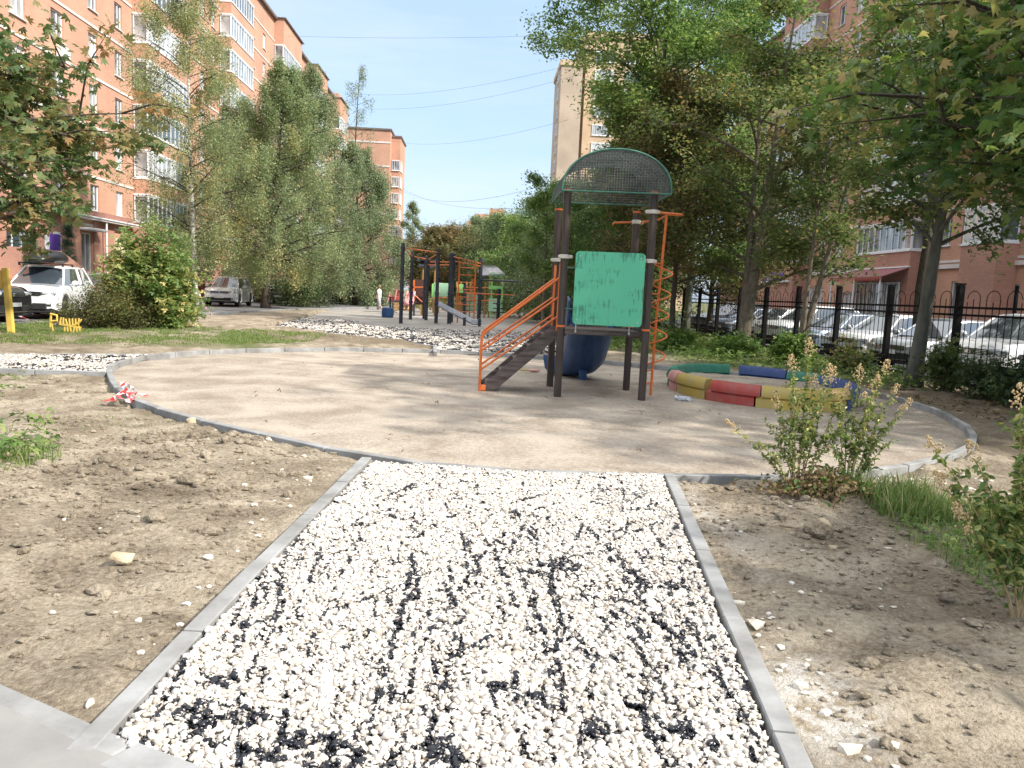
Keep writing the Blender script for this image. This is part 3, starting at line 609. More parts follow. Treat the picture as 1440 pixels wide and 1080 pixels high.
# ================================================================ CLIMBING TOWER
T0 = thing('play_tower', 'tall play tower with arched wire-mesh roof, green panel and orange rails', 'play tower', (2.0, 13.3, SANDZ))
FL, FRp, BL, BR = (1.33, 12.73), (2.66, 12.52), (1.33, 14.11), (2.67, 13.92)
for i, (x, y) in enumerate([FL, FRp, BL, BR]):
    zt = 3.18 if i < 2 else 3.02
    mb = MB().tube([(x, y, -.25), (x, y, 1.2), (x, y, zt)], .061, 18)
    p = mb.build('post', MT['post'], T0, sharp=50, world=True)
    if i in (2,): pass
    c = MB()
    for z in ([1.02, zt-.03] if i != 2 else [zt-.03]): c.lathe([(.064, z-.016), (.068, z-.012), (.068, z+.012), (.064, z+.016)], 18, 0, (x, y, 0))
    c.build('collar', MT['orange'], p, sharp=40).location = (-T0.location[0], -T0.location[1], -T0.location[2])
    k = MB()
    for z in ([2.12] if i != 1 else [2.10, 2.86]):
        k.lathe([(.066, z-.032), (.078, z-.026), (.078, z+.026), (.066, z+.032)], 18, 0, (x, y, 0))
        sx = 1 if i in (0, 2) else -1
        k.box((x+sx*.095, y, z), (.07, .05, .055), bev=.012); k.box((x-sx*.08, y, z), (.04, .06, .05), bev=.01)
    if i == 3: k.lathe([(.066, 2.79), (.078, 2.80), (.078, 2.85), (.066, 2.86)], 18, 0, (x, y, 0)); k.box((x+.095, y, 2.82), (.07, .05, .055), bev=.012)
    k.build('clamp', MT['clamp'], p, sharp=40).location = (-T0.location[0], -T0.location[1], -T0.location[2])
# deck
mb = MB()
for i in range(9): mb.box((2.0, 12.80+i*.148, .955-.0*i), (1.27, .142, .035), bev=.004)
for y in (12.70, 14.02):
    mb.box((2.0, y, .94), (1.22, .045, .085), bev=.006)
for x in (1.40, 2.60): mb.box((x, 13.35, .90), (.05, 1.2, .07), bev=.005)
mb.build('deck', MT['plank'], T0, world=True)
mb = MB()
for x in (1.56, 2.42):
    mb.tube([(x, 12.66, .945), (x, 12.68, .945)], .018, 10); mb.tube([(x, 12.665, .96), (x, 12.665, 1.06)], .011, 8)
mb.build('bolt', MT['steel'], T0, world=True)
# green panel, rounded corners, tilted with the front posts
pa, pb = D(803, 357, 12.56), D(905, 457, 12.50)
x0, x1, z0, z1 = 1.495, 2.565, 1.065, 2.21; r = .06
arc = []
for cx, cz, a0 in ((x1-r, z1-r, 0), (x0+r, z1-r, 90), (x0+r, z0+r, 180), (x1-r, z0+r, 270)):
    for k in range(5): a = R(a0+k*22.5); arc.append((cx+r*math.cos(a), cz+r*math.sin(a)))
n = len(arc); yy = lambda x: 12.62-(x-1.33)*.158
vs = [(x, yy(x), z) for x, z in arc]+[(x, yy(x)+.022, z) for x, z in arc]
mb = MB().add(vs, [tuple(range(n))[::-1], tuple(range(n, 2*n))]+[(i, (i+1) % n, n+(i+1) % n, n+i) for i in range(n)])
gpnl = mb.build('panel', None or MT['green_pl'], T0, world=True)
# scuffed darker paint: worn streaks where hands rub
def scuff_mat():
    m, nt, b = new_mat('scuffed_green_paint'); N = nt.nodes; L = nt.links
    geo = N.new('ShaderNodeNewGeometry'); mp = N.new('ShaderNodeMapping'); mp.inputs['Scale'].default_value = (30, 30, 5); L.new(geo.outputs['Position'], mp.inputs['Vector'])
    n = N.new('ShaderNodeTexNoise'); n.inputs['Scale'].default_value = 1.; n.inputs['Detail'].default_value = 5; L.new(mp.outputs[0], n.inputs['Vector'])
    n2 = N.new('ShaderNodeTexNoise'); n2.inputs['Scale'].default_value = 3.2; n2.inputs['Detail'].default_value = 3
    mp2 = N.new('ShaderNodeMapping'); mp2.inputs['Scale'].default_value = (.5, .5, 1.5); L.new(geo.outputs['Position'], mp2.inputs['Vector']); L.new(mp2.outputs[0], n2.inputs['Vector'])
    m1 = N.new('ShaderNodeMath'); m1.operation = 'MULTIPLY'; L.new(n.outputs['Fac'], m1.inputs[0]); L.new(n2.outputs['Fac'], m1.inputs[1])
    r = N.new('ShaderNodeValToRGB'); e = r.color_ramp.elements; e[0].position = .27; e[0].color = (.10, .47, .28, 1); e[1].position = .36; e[1].color = (.055, .26, .16, 1)
    L.new(m1.outputs[0], r.inputs['Fac']); L.new(r.outputs['Color'], b.inputs['Base Color']); b.inputs['Roughness'].default_value = .5; return m
gpnl.data.materials[0] = scuff_mat()
mb = MB()
for x in (1.56, 2.50):
    for z in (1.13, 2.13): mb.lathe([(.013, 0), (.013, .004), (.006, .007)], 10, 0, (0, 0, 0)); mb.v[-1] = mb.v[-1][:, [0, 2, 1]]*np.array([1, -1, 1])+np.array([x, yy(x), z])
mb.build('screw', MT['steel'], T0, world=True)
mb = MB()
for z in (1.30, 1.95): mb.tube([(1.36, 12.70, z), (2.63, 12.50, z)], .012, 6)
mb.build('panel_rail', MT['green_tb'], T0, world=True)
# vaulted wire roof: two arched end frames and a curved sheet of mesh between
rx0, rx1, zb, H_ = 1.22, 2.88, 3.12, .65
yf, yb = 12.52, 14.15
def arcp(t, y): a = math.pi*t; return ((rx0+rx1)/2-(rx1-rx0)/2*math.cos(a), y-((rx0+rx1)/2-(rx1-rx0)/2*math.cos(a)-1.3)*.12, zb+H_*math.sin(a)**.85)
mb = MB()
for y in (yf, yb): mb.tube([arcp(t, y) for t in np.linspace(0, 1, 33)], .014, 8); mb.tube([arcp(0, y), arcp(1, y)], .013, 8)
for t in (0, 1): mb.tube([arcp(t, yf), arcp(t, yb)], .013, 8)
mb.build('roof_frame', MT['green_tb'], T0, sharp=60, world=True)
mb = MB(); rw = .0056
for y in (yf+.01, yb-.01):
    for i in range(1, 40):
        xx = rx0+(rx1-rx0)*i/40; t = math.acos(1-2*(xx-rx0)/(rx1-rx0))/math.pi; p = arcp(t, y); mb.tube([(p[0], p[1], zb), p], rw, 3, cap=False)
    for i in range(1, 16):
        z = zb+H_*i/16; t = math.asin(min(1, (i/16)**(1/.85)))/math.pi; a, b = arcp(t, y), arcp(1-t, y); mb.tube([a, b], rw, 3, cap=False)
for i in range(1, 42): mb.tube([arcp(i/42, yf), arcp(i/42, yb)], rw, 3, cap=False)
for i in range(1, 36): y = yf+(yb-yf)*i/36; mb.tube([arcp(t, y) for t in np.linspace(0, 1, 25)], rw, 3, cap=False)
mb.build('roof_mesh', MT['wire'], T0, world=True)
# stairs down to the left
st = MB(); sx0, sx1 = .12, 1.30
for y in (12.98, 13.78):
    a = np.array([sx0, y, -.14]); b = np.array([sx1, y, .95]); d = (b-a)/np.linalg.norm(b-a); nrm = np.array([-d[2], 0, d[0]])*.10
    v = [a-nrm, a+nrm, b+nrm, b-nrm]; v = [p-np.array([0, .018, 0]) for p in v]+[p+np.array([0, .018, 0]) for p in v]
    s1 = MB().add(v, [(0, 1, 2, 3), (7, 6, 5, 4), (0, 4, 5, 1), (1, 5, 6, 2), (2, 6, 7, 3), (3, 7, 4, 0)]); s1.build('stringer', MT['plank'], T0, world=True)
for i in range(5):
    t = (i+.6)/5.2; x = sx0+(sx1-sx0)*t; z = -.14+1.09*t+.03
    MB().box((x, 13.38, z), (.20, .76, .03), bev=.004).build('stair_tread', MT['plank'], T0, world=True)
# handrails
for yq, off in ((12.93, 0), (13.83, .02)):
    mb = MB(); a = np.array([.09, yq, 0]); tx, tz = 1.36-.0, 0
    mb.tube([(.07, yq, -.14), (.075, yq, .74), (.10, yq, .82), (.16, yq, .885), (1.30, yq+.03, 1.79)], .021, 10)
    for z in (.56, .25): mb.tube([(.08, yq, z), (1.30, yq+.03, z+.90+.02)], .017, 8)
    mb.tube([(1.29, yq+.03, .93), (1.30, yq+.03, 2.02)], .021, 10)
    mb.box((.11, yq+.02, -.05), (.12, .04, .10), bev=.01)
    mb.build('handrail', MT['orange'], T0, sharp=50, world=True)
# spiral climber
cx, cy = 2.99, 13.30; pt = D(938, 297, 13.3); pbm = D(915, 553, 13.3)
mb = MB().tube([(pbm[0], cy, -.2), (cx, cy, 1.2), (pt[0], cy, 2.95)], .022, 10)
hx = []
for k in np.linspace(0, 5.1, 110):
    a = k*2*math.pi+2.4; z = .36+k*.345; xc = np.interp(z, [-.1, 2.95], [pbm[0], pt[0]])+.03; hx.append((xc+.155*math.cos(a), cy+.155*math.sin(a), z))
mb.tube(hx, .014, 8)
for z in (.12, .33, .95, 1.6, 2.1): xq = np.interp(z, [-.1, 2.95], [pbm[0], pt[0]]); mb.tube([(2.69, 12.6+.6*(z > 9), z), (2.80, 12.95, z), (xq, cy, z+.0)], .013, 8)
mb.tube([(2.72, 12.56, 2.86), (3.12, 12.70, 2.86), (3.20, 12.86, 2.87), (3.10, 13.15, 2.9), (pt[0], cy, 2.92)], .019, 10)
mb.tube([(2.74, 13.9, 2.82), (3.0, 13.7, 2.86), (pt[0], cy, 2.90)], .016, 8); mb.tube([(2.60, 13.93, 2.82), (2.30, 13.95, 2.80), (2.28, 14.02, 2.78)], .016, 8)
mb.build('spiral_climber', MT['orange'], T0, sharp=60, world=True)
# moulded blue slide, leaves the back of the deck and curls to the left
ctr = catmull([(2.02, 14.02, .98), (2.02, 14.3, .90), (2.06, 14.75, .52), (2.08, 15.25, .20), (2.02, 15.65, .04), (1.88, 16.0, .0), (1.66, 16.25, .0)], 6, closed=False)
tg = np.gradient(ctr, axis=0); tg /= np.linalg.norm(tg, axis=1)[:, None]
prof = [(-.41, .30), (-.44, .31), (-.445, .27), (-.38, .05), (-.27, -.05), (-.1, -.085), (.1, -.085), (.27, -.05), (.38, .05), (.445, .27), (.44, .31), (.41, .30), (.355, .09), (.25, 0), (0, -.035), (-.25, 0), (-.355, .09)]
vs = []; K = len(prof)
for c_, t_ in zip(ctr, tg):
    rgt = np.cross(t_, Z3); rgt /= np.linalg.norm(rgt); up = np.cross(rgt, t_)
    for a, b in prof: vs.append(c_+rgt*a+up*b)
fs = [(i*K+j, i*K+(j+1) % K, (i+1)*K+(j+1) % K, (i+1)*K+j) for i in range(len(ctr)-1) for j in range(K)]+[tuple(range(K))[::-1], tuple((len(ctr)-1)*K+j for j in range(K))]
mb = MB().add(vs, fs); mb.build('slide', MT['blue_pl'], T0, sharp=35, world=True)
MB().box((2.07, 15.3, -.02), (.15, .12, .26), bev=.02).build('slide_foot', MT['blue_pl'], T0, world=True)
mb = MB()
for s in (-1, 1): MB().box((2.02+s*.43, 14.12, 1.22), (.045, .30, .52), rot=(.25, 0, 0), bev=.02).build('slide_hood', MT['blue_pl'], T0, world=True)

# ================================================================ SANDBOX of moulded blocks
SB = thing('sandbox', 'round sandbox ringed by dusty red, yellow, green and navy blocks', 'sandbox', (5.45, 14.0, SANDZ))
ang_pts = [(3.52, 14.2), (3.73, 12.95), (4.43, 12.12), (5.82, 11.95), (6.95, 12.95), (7.22, 14.1)]
ell = lambda a, rr=0: (5.10+(1.55-rr)*math.cos(a), 14.18+(2.22-rr)*math.sin(a))
segs = [(172, 187, 'pink_pl'), (188, 213, 'yellow2'), (214, 242, 'red_pl'), (243, 300, 'yellow2'), (301, 369, 'blue2'), (10, 39, 'green2'), (40, 76, 'blue2'), (84, 166, 'green2')]
for a0, a1, mk in segs:
    mb = MB(); n = 9
    for (zA, zB, sh) in ((-.04, .17, 0), (.172, .34, -3 if 190 < a0 < 330 else 0)):
        aa = np.radians(np.linspace(a0+sh*-1.0, a1+sh*-1.0, n)); vs = []
        pr = [(0.0, zA), (-.0, zB-.035), (.03, zB), (.16, zB), (.19, zB-.035), (.19, zA)]
        if zA > 0: pr = [(-.02, zA), (-.03, zA+.05), (-.0, zB-.04), (.035, zB), (.165, zB), (.20, zB-.04), (.22, zA)]
        for a in aa:
            for rr, z in pr: p = ell(a, rr); vs.append((p[0], p[1], z+SANDZ))
        K = len(pr); fs = [(i*K+j, i*K+(j+1) % K, (i+1)*K+(j+1) % K, (i+1)*K+j) for i in range(n-1) for j in range(K)]+[tuple(range(K))[::-1], tuple((n-1)*K+j for j in range(K))]
        mb.add(vs, fs)
    mb.build('border_block', MT[mk], SB, sharp=40, world=True)
sbp = [ell(a, .1) for a in np.linspace(0, 2*math.pi, 40)[:-1]]
P = patch('sandbox_sand', sbp, .05, MT['sand'], .08, .09)

# ================================================================ LITTER AND TOYS
g = G(742, 524, SANDZ)
t = thing('toy_shovel', 'toy sand shovel with faded yellow handle and pink scoop, by the tower stairs', 'toy shovel', (g[0], g[1], SANDZ+.02), R(4))
MB().tube([(-.26, 0, .03), (-.12, .01, .035), (.02, 0, .03)], .016, 8).build('handle', MT['yellow2'], t, sharp=50)
mb = MB(); mb.blob((.13, 0, .03), (.13, .075, .03), n=2, jag=0); mb.build('scoop', MT['pink_pl'], t, smooth=True)
g = G(960, 563, SANDZ); rs = np.random.RandomState(5); nx_ = 12; vs = []
for i in range(nx_):
    for j in range(nx_): u, v = i/(nx_-1)-.5, j/(nx_-1)-.5; vs.append((u*.22+rs.uniform(-.006, .006)+.03*math.sin(v*9), v*.15+.02*math.sin(u*13), .03+.022*math.sin(u*17+v*5)+.02*math.sin(v*21)+rs.uniform(-.004, .008)))
o = MB().add(vs, [(i*nx_+j, (i+1)*nx_+j, (i+1)*nx_+j+1, i*nx_+j+1) for i in range(nx_-1) for j in range(nx_-1)]).build('crumpled_paper', MT['paper']); o.location = (g[0], g[1], SANDZ)
so = o.modifiers.new('t', 'SOLIDIFY'); so.thickness = .002
tag(o, 'scrap of crumpled white paper on the sand between tower and sandbox', 'litter')
def tape(name, label, pts, wd, parts=12, seed=0, stripe=.12, lift=0.0):
    P_ = catmull(pts, 10, closed=False); P_ = resample(P_, stripe/2, False); rs = np.random.RandomState(seed); mb = MB(); n = len(P_)
    T = np.gradient(P_, axis=0); T /= np.linalg.norm(T, axis=1)[:, None]; tw = np.cumsum(rs.normal(0, .5, n)); vs = []
    for i in range(n):
        a = np.cross(T[i], Z3); a /= np.linalg.norm(a)+1e-6; b = np.cross(a, T[i]); q = a*math.cos(tw[i])+b*math.sin(tw[i]); vs += [P_[i]+q*wd/2, P_[i]-q*wd/2]
    for i in range(n-1): mb.add([vs[2*i], vs[2*i+1], vs[2*i+3], vs[2*i+2]], [(0, 1, 2, 3)], (i//2) % 2)
    o = mb.build(name, [MT['tape_r'], MT['tape_w']]); so = o.modifiers.new('t', 'SOLIDIFY'); so.thickness = .0015; return tag(o, label, 'barrier tape')
def gz_(a, b, z): p = G(a, b, 0); return (p[0], p[1], z)
tape('barrier_tape', 'crumpled red and white barrier tape heaped against the ring kerb', [gz_(146, 560, -.03), gz_(160, 561, .0), gz_(175, 557, .05), gz_(185, 562, .0), gz_(172, 548, .09), gz_(178, 545, .05), gz_(192, 557, .03), gz_(180, 563, -.01), gz_(166, 559, .04), gz_(195, 556, .03), gz_(206, 559, .02)], .055, seed=2, stripe=.16)
p1 = D(28, 452, 24); p2 = D(84, 455, 21.5)
tape('barrier_tape', 'sagging strand of barrier tape strung over the grass verge towards the yellow board', [(p1[0]-4, 24, .5), tuple(D(5, 440, 24)), tuple(D(40, 450, 23.5)), tuple(D(66, 457, 22.5)), tuple(D(88, 452, 21.5))], .05, seed=3, stripe=.35)
tape('barrier_tape', 'strand of barrier tape hanging from the pale birch trunk down to the bare soil', [tuple(D(280, 408, 39.5)), tuple(D(284, 425, 38)), tuple(D(296, 440, 35)), tuple(D(302, 447, 33))], .05, seed=4, stripe=.35)
def stake(name, label, a, b, Y, r, m):
    p, q = D(*a, Y), D(*b, Y); o = MB().tube([(0, 0, 0), tuple(q-p)], [r, r*.8], 7).build(name, m, sharp=40); o.location = tuple(p); return tag(o, label, 'stake')
stake('wooden_stake', 'thin pale stake standing upright in front of the olive shrub', (106, 452), (108, 420), 23, .035, MT['rock'])
stake('wooden_stake', 'slanting pale stake at the edge of the yellow-green maple bush', (264, 456), (250, 424), 24.5, .025, MT['rock'])
# yellow bollard post and its end plate
g = G(17, 475, -.1); t = thing('yellow_post', 'leaning yellow steel post with a short end plate, on the grass verge', 'post', (g[0], g[1], -.1))
MB().tube([(0, 0, -.1), (-.115, 0, 1.66)], .085, 4, sq=True).build('upright', MT['yellow'], t, sharp=30)
MB().box((-.24, -.0, 1.38), (.14, .10, .44), rot=(0, -.07, 0), bev=.01).build('end_plate', MT['yellow'], t)
# yellow hand-cut board
g = D(86, 452, 20.6); g = (g[0], g[1], 0); t = thing('yellow_garden_board', 'small cut-out yellow board of ragged lettering stuck in the grass in front of the shrub', 'sign', (g[0], g[1], .0))
rs = np.random.RandomState(8); mb = MB()
mb.box((-.26, 0, .30), (.05, .03, .34), rot=(0, .1, 0), bev=.008); mb.tube([(-.26, 0, .47), (-.10, 0, .44), (-.10, 0, .30), (-.25, 0, .28)], .03, 5)
for i in range(7): x = -.02+i*.075; mb.box((x, 0, .29+rs.uniform(-.02, .02)), (.035, .03, .17), rot=(0, rs.uniform(-.25, .25), 0), bev=.006)
mb.box((.22, 0, .19), (.55, .02, .05), rot=(0, .14, 0)); mb.tube([(.30, 0, .2), (.46, 0, .30), (.50, 0, .36)], .022, 5)
for i in range(6): x = .08+i*.075; mb.box((x, 0, .08), (.035, .03, .16), rot=(0, rs.uniform(-.25, .25), 0), bev=.006)
mb.box((.28, 0, .01), (.42, .02, .04)); mb.build('lettering', MT['yellow'], t)
MB().tube([(.43, .02, -.1), (.43, .02, .2)], .014, 5).build('leg', MT['yellow'], t); MB().tube([(-.2, .02, -.1), (-.24, .02, .25)], .014, 5).build('leg', MT['yellow'], t)

# ================================================================ WORKOUT FRAME
WF = thing('workout_frame', 'black-posted workout frame with orange bars and a sloping bench', 'workout frame', (-1.5, 38.5, -.05))
def wpost(px, py, ztop, r=.085):
    g = G(px, py, -.05); MB().tube([(g[0], g[1], -.1), (g[0], g[1], ztop)], r, 12).build('post', MT['post_bk'], WF, sharp=50, world=True)
    c = MB()
    for z in (ztop-.22, 1.35, .85): c.lathe([(r+.002, z-.06), (r+.022, z-.05), (r+.022, z+.05), (r+.002, z+.06)], 12, 0, (g[0], g[1], 0))
    c.build('collar', MT['post_bk'], WF, sharp=40, world=True); return g
w1 = wpost(563.5, 455, 3.5); w2 = wpost(577, 449.5, 3.35); w3 = wpost(596, 448.5, 3.3); w3b = wpost(599, 450.5, 3.1)
w4 = wpost(613, 455, 3.4); w5 = wpost(631.5, 455.5, 3.25, .10); w6 = wpost(634.5, 453.5, 3.3); w7 = wpost(673, 452, 3.3, .10)
w8 = wpost(652, 449, 1.9); w9 = wpost(700, 450, 1.75, .1)
def bar(a, b, za, zb_, r=.028, m='orange'): MB().tube([(a[0], a[1], za), (b[0], b[1], zb_)], r, 8).build('bar', MT[m], WF, sharp=60, world=True)
bar(w1, w4, 3.30, 3.22); bar(w2, w3, 3.15, 3.1); bar(w1, w2, 3.30, 3.15); bar(w4, w3b, 3.2, 3.0)
bar(w3, w6, 2.95, 2.9); bar(w3b, w5, 2.75, 2.7); bar(w5, w7, 3.1, 3.0); bar(w6, w7, 2.95, 2.85)
for k in range(1, 5):
    t_ = k/5; p = w5*(1-t_)+w7*t_; q = w6*(1-t_)+w7*t_+np.array([0, 1.1, 0]); bar(p, q, 3.07, 2.95, .02)
wb0, wb1 = D(645, 400, 39.5), D(668, 400, 39.5)
for wx_ in (wb0[0], wb1[0]): MB().tube([(wx_, 39.5, -.1), (wx_, 39.5, 3.0)], .035, 8).build('wall_bar_upright', MT['orange'], WF, sharp=60, world=True)
for z in np.arange(.5, 3.0, .36): MB().tube([(wb0[0], 39.5, z), (wb1[0], 39.5, z)], .022, 6).build('wall_bar_rung', MT['orange'], WF, sharp=60, world=True)
bar(D(653, 403, 38.5), D(724, 405, 38.5), 1.45, 1.42, .02); bar(w7, D(728, 396, 40.0), 2.15, 2.1, .045, 'post_bk')
a = D(617, 427, 37.0); b = D(663, 452, 36.2); c = D(676, 453, 36.1)
mb = MB()
for k in range(3): mb.box(((a[0]+b[0])/2, (a[1]+b[1])/2-.15+k*.145, (a[2]+b[2])/2-.07+k*.07), (float(np.hypot(b[0]-a[0], b[2]-a[2])), .145, .06), rot=(.45, math.atan2(a[2]-b[2], b[0]-a[0]), 0), bev=.008)
for k in range(3): mb.box(((b[0]+c[0])/2+.02, (b[1]+c[1])/2-.15+k*.16, b[2]-.09+k*.07), (.46, .145, .06), rot=(.45, 0, 0), bev=.008)
mb.build('sloping_bench', MT['grey_roof'], WF, world=True)
for pp in (D(653, 456, 36.4), D(674, 457, 36.1)): MB().box((pp[0], pp[1], .1), (.13, .4, .45), bev=.01).build('bench_leg', MT['post_bk'], WF, world=True)
for z in (.45, .7, .95, 1.2, 1.45):
    g8 = w8; MB().tube([(g8[0], g8[1], z), (g8[0]+.55, g8[1], z)], .018, 6).build('rung', MT['post_bk'], WF, world=True)
# steppers on the short post
for z in (.4, .62, .9): MB().box((w9[0]+.0, w9[1]-.12, z), (.62, .1, .06), bev=.01).build('step_bar', MT['post_bk'], WF, world=True)

g = G(545, 446.5, -.05); t = thing('blue_box', 'faded blue cube on a short post standing on the playground paving', 'box', (g[0], g[1], -.05))
MB().box((0, 0, .27), (.58, .5, .52), bev=.05).build('cube', MT['blue_pl'], t, sharp=40); MB().tube([(.12, 0, .5), (.12, 0, 1.05)], .04, 8).build('stub_post', MT['post_bk'], t)
MB().box((.1, 0, 1.08), (.3, .3, .05), bev=.01).build('cap', MT['post_bk'], t)

# far play set with two roofed towers
PS = thing('play_set', 'green, tan and orange play set with a grey gabled tower and a dark-roofed tower', 'play set', (-1.0, 49, -.05))
def at(px, z, Y): return D(px, 420, Y)[0], Y, z
def zof(py, px, Y): return D(px, py, Y)[2]
def plank(px0, px1, py0, py1, Y, m, name='board', th=.06):
    a, b = D(px0, (py0+py1)/2, Y), D(px1, (py0+py1)/2, Y); zt, zb2 = zof(py0, (px0+px1)/2, Y), zof(py1, (px0+px1)/2, Y)
    MB().box(((a[0]+b[0])/2, Y, (zt+zb2)/2), (abs(b[0]-a[0]), th, abs(zt-zb2)), bev=.01).build(name, MT[m], PS, world=True)
def ppost(px, py0, py1, Y, m='tan_wood', r=.07):
    a = D(px, py1, Y); zt = zof(py0, px, Y); MB().tube([(a[0], Y, -.1), (a[0], Y, zt)], r, 4, sq=True).build('post', MT[m], PS, world=True)
for px in (690, 705): ppost(px, 384, 440, 48.5, 'lime'); ppost(px-3, 382, 440, 50.0, 'tan_wood')
plank(688, 706, 384, 390, 48.4, 'lime'); plank(687, 706, 402, 407, 48.4, 'lime'); plank(687, 705, 420, 438, 48.4, 'mint')
q = [D(679, 373, 50.6), D(697, 373, 50.6), D(710, 385, 48.2), D(692, 386, 48.2)]
mb = MB().add([tuple(p) for p in q]+[tuple(np.array(p)-[0, 0, .07]) for p in q], [(0, 1, 2, 3), (7, 6, 5, 4), (0, 4, 5, 1), (1, 5, 6, 2), (2, 6, 7, 3), (3, 7, 4, 0)])
q2 = [D(679, 373, 50.6), D(692, 386, 48.2), D(676, 387, 49.0), D(671, 380, 51)]
mb.add([tuple(p) for p in q2]+[tuple(np.array(p)-[0, 0, .07]) for p in q2], [(0, 1, 2, 3), (7, 6, 5, 4), (1, 5, 6, 2), (2, 6, 7, 3)]); mb.build('roof', MT['grey_roof'], PS, world=True)
for px in (594, 612): ppost(px, 374, 440, 49, 'tan_wood', .09); ppost(px-2, 374, 440, 50.4, 'tan_wood', .08)
a = D(602, 371, 49.6); mb = MB(); mb.box((a[0], 49.7, a[2]), (1.15, 1.8, .42), bev=.03, taper=.72); mb.box((a[0]-.05, 49.7, a[2]+.18), (1.25, 1.9, .06)); mb.build('roof', MT['post_bk'], PS, world=True)
plank(583, 595, 393, 428, 48.9, 'dk_board'); plank(579, 583, 394, 430, 48.8, 'orange'); plank(610, 630, 398, 417, 48.3, 'mint', 'panel'); plank(630, 633, 399, 416, 48.3, 'paper'); plank(607, 611, 399, 418, 48.3, 'lime')
plank(643, 655, 400, 412, 48.6, 'lime'); plank(655, 673, 412, 436, 49.3, 'mint', 'panel'); plank(641, 653, 425, 437, 48.9, 'tan_wood'); plank(608, 618, 420, 440, 48.0, 'tan_wood')
for px in (641, 647, 655, 660, 672, 681): ppost(px, 396, 440, 48.8, 'tan_wood', .06)
for (q0, q1, yA, yB, Y) in ((611, 641, 418, 420, 48.1), (573, 595, 404, 404, 48.2), (580, 594, 412, 425, 48.0), (655, 690, 413, 414, 48), (641, 655, 427, 426, 48.1), (655, 700, 422, 423, 48.4), (641, 690, 404, 405, 48.7)):
    a, b = D(q0, yA, Y), D(q1, yB, Y); MB().tube([tuple(a), tuple(b)], .04, 6).build('rail', MT['orange'], PS, world=True)
for px in (664, 667): a = D(px, 392, 48); MB().tube([tuple(a), tuple(D(px-1, 425, 48))], .035, 6).build('rail', MT['orange'], PS, world=True)

# low boxes, benches beyond
g = G(568, 437, -.05); BT = thing('park_bench', 'bench with tan front boards and dark seat beyond the black posts', 'bench', (g[0], 46.5, -.05))
a, b = D(552, 425, 46.5), D(583, 425, 46.5); L_ = b[0]-a[0]; xm = (a[0]+b[0])/2-BT.location[0]
for z in (.36, .52, .68): MB().box((xm, 0, z), (L_, .05, .14), bev=.01).build('front_board', MT['tan_wood'], BT)
MB().box((xm, .2, .80), (L_+.2, .5, .07), bev=.01).build('seat', MT['post_bk'], BT)
for s in (-1, 1): MB().box((xm+s*L_*.48, .1, .3), (.09, .4, .85), bev=.01).build('leg', MT['post_bk'], BT)
g = G(762, 450, -.05); BT = thing('dark_bin', 'dark low bin with grey lid seen between the orange handrails', 'bin', (g[0], g[1], -.05))
MB().box((0, 0, .26), (1.0, .5, .5), bev=.03).build('body', MT['post_bk'], BT); MB().box((.05, 0, .54), (1.15, .6, .05), bev=.01).build('lid', MT['grey_roof'], BT)
g = G(775, 447, -.05); BT = thing('blue_play_barrel', 'blue upright board with dark post behind the tower stairs', 'play board', (g[0]-.2, g[1]+2, -.05))
MB().box((0, 0, 1.0), (.75, .12, 1.3), bev=.05).build('board', MT['blue2'], BT); MB().tube([(-.6, 0, 0), (-.6, 0, 1.8)], .07, 8).build('post', MT['post_bk'], BT); MB().tube([(.4, 0, 0), (.4, 0, 1.6)], .05, 8).build('post', MT['post_bk'], BT)
# red spring ride
RS = thing('spring_ride', 'red spring rocker with slanting arms near the bench', 'spring ride', (D(556, 420, 47.6)[0], 47.6, -.05), 0)
mb = MB(); mb.box((0, 0, .95), (.95, .25, .35), bev=.08); mb.box((.3, 0, 1.25), (.35, .2, .45), rot=(0, .3, 0), bev=.06); mb.build('body', MT['red_pl'], RS)
mb = MB(); mb.tube([(-.1, -.2, .2), (.08, -.2, 1.5)], .045, 6); mb.tube([(-.45, -.2, .7), (-.3, -.2, 1.35)], .04, 6); mb.build('arm', MT['pink_pl'], RS)
mb = MB(); mb.tube([(.13*math.cos(k), .13*math.sin(k), .1+k*.025) for k in np.linspace(0, 25, 80)], .02, 5); mb.build('spring', MT['black'], RS)

# ================================================================ PEOPLE
def skin_body(name, pts, edges, rad, m, parent, sub=2):
    me = bpy.data.meshes.new(name); me.from_pydata(pts, edges, []); o = bpy.data.objects.new(name, me); link(o, parent); me.materials.append(m)
    s = o.modifiers.new('s', 'SKIN')
    for i, r in enumerate(rad): me.skin_vertices[0].data[i].radius = (r, r) if np.isscalar(r) else r
    me.skin_vertices[0].data[0].use_root = True; o.modifiers.new('u', 'SUBSURF').levels = sub; o.modifiers['u'].render_levels = sub
    s.use_smooth_shade = True; return o
def hand(pts, edges, rad, wi, dirv, side):
    "five short finger chains rooted in the palm"
    d = np.array(dirv, float); d /= np.linalg.norm(d); u = np.cross(d, [side, 0, 0]); u /= np.linalg.norm(u)+1e-6
    p = np.array(pts[wi]); pal = len(pts); pts.append(tuple(p+d*.05)); edges.append((wi, pal)); rad.append((.03, .018))
    for k in range(4):
        q = p+d*.08+u*(.03-.02*k); a = len(pts); pts.append(tuple(q)); rad.append(.0095); edges.append((pal, a)); b = len(pts); pts.append(tuple(q+d*(.035-.004*abs(k-1.3))+np.array([0, 0, -.004]))); rad.append(.008); edges.append((a, b)); c = len(pts); pts.append(tuple(q+d*(.065-.006*abs(k-1.3))+np.array([-side*.012, 0, -.004]))); rad.append(.007); edges.append((b, c))
    a = len(pts); pts.append(tuple(p+d*.035+u*.038)); rad.append(.010); edges.append((pal, a)); b = len(pts); pts.append(tuple(p+d*.07+u*.05)); rad.append(.009); edges.append((a, b))
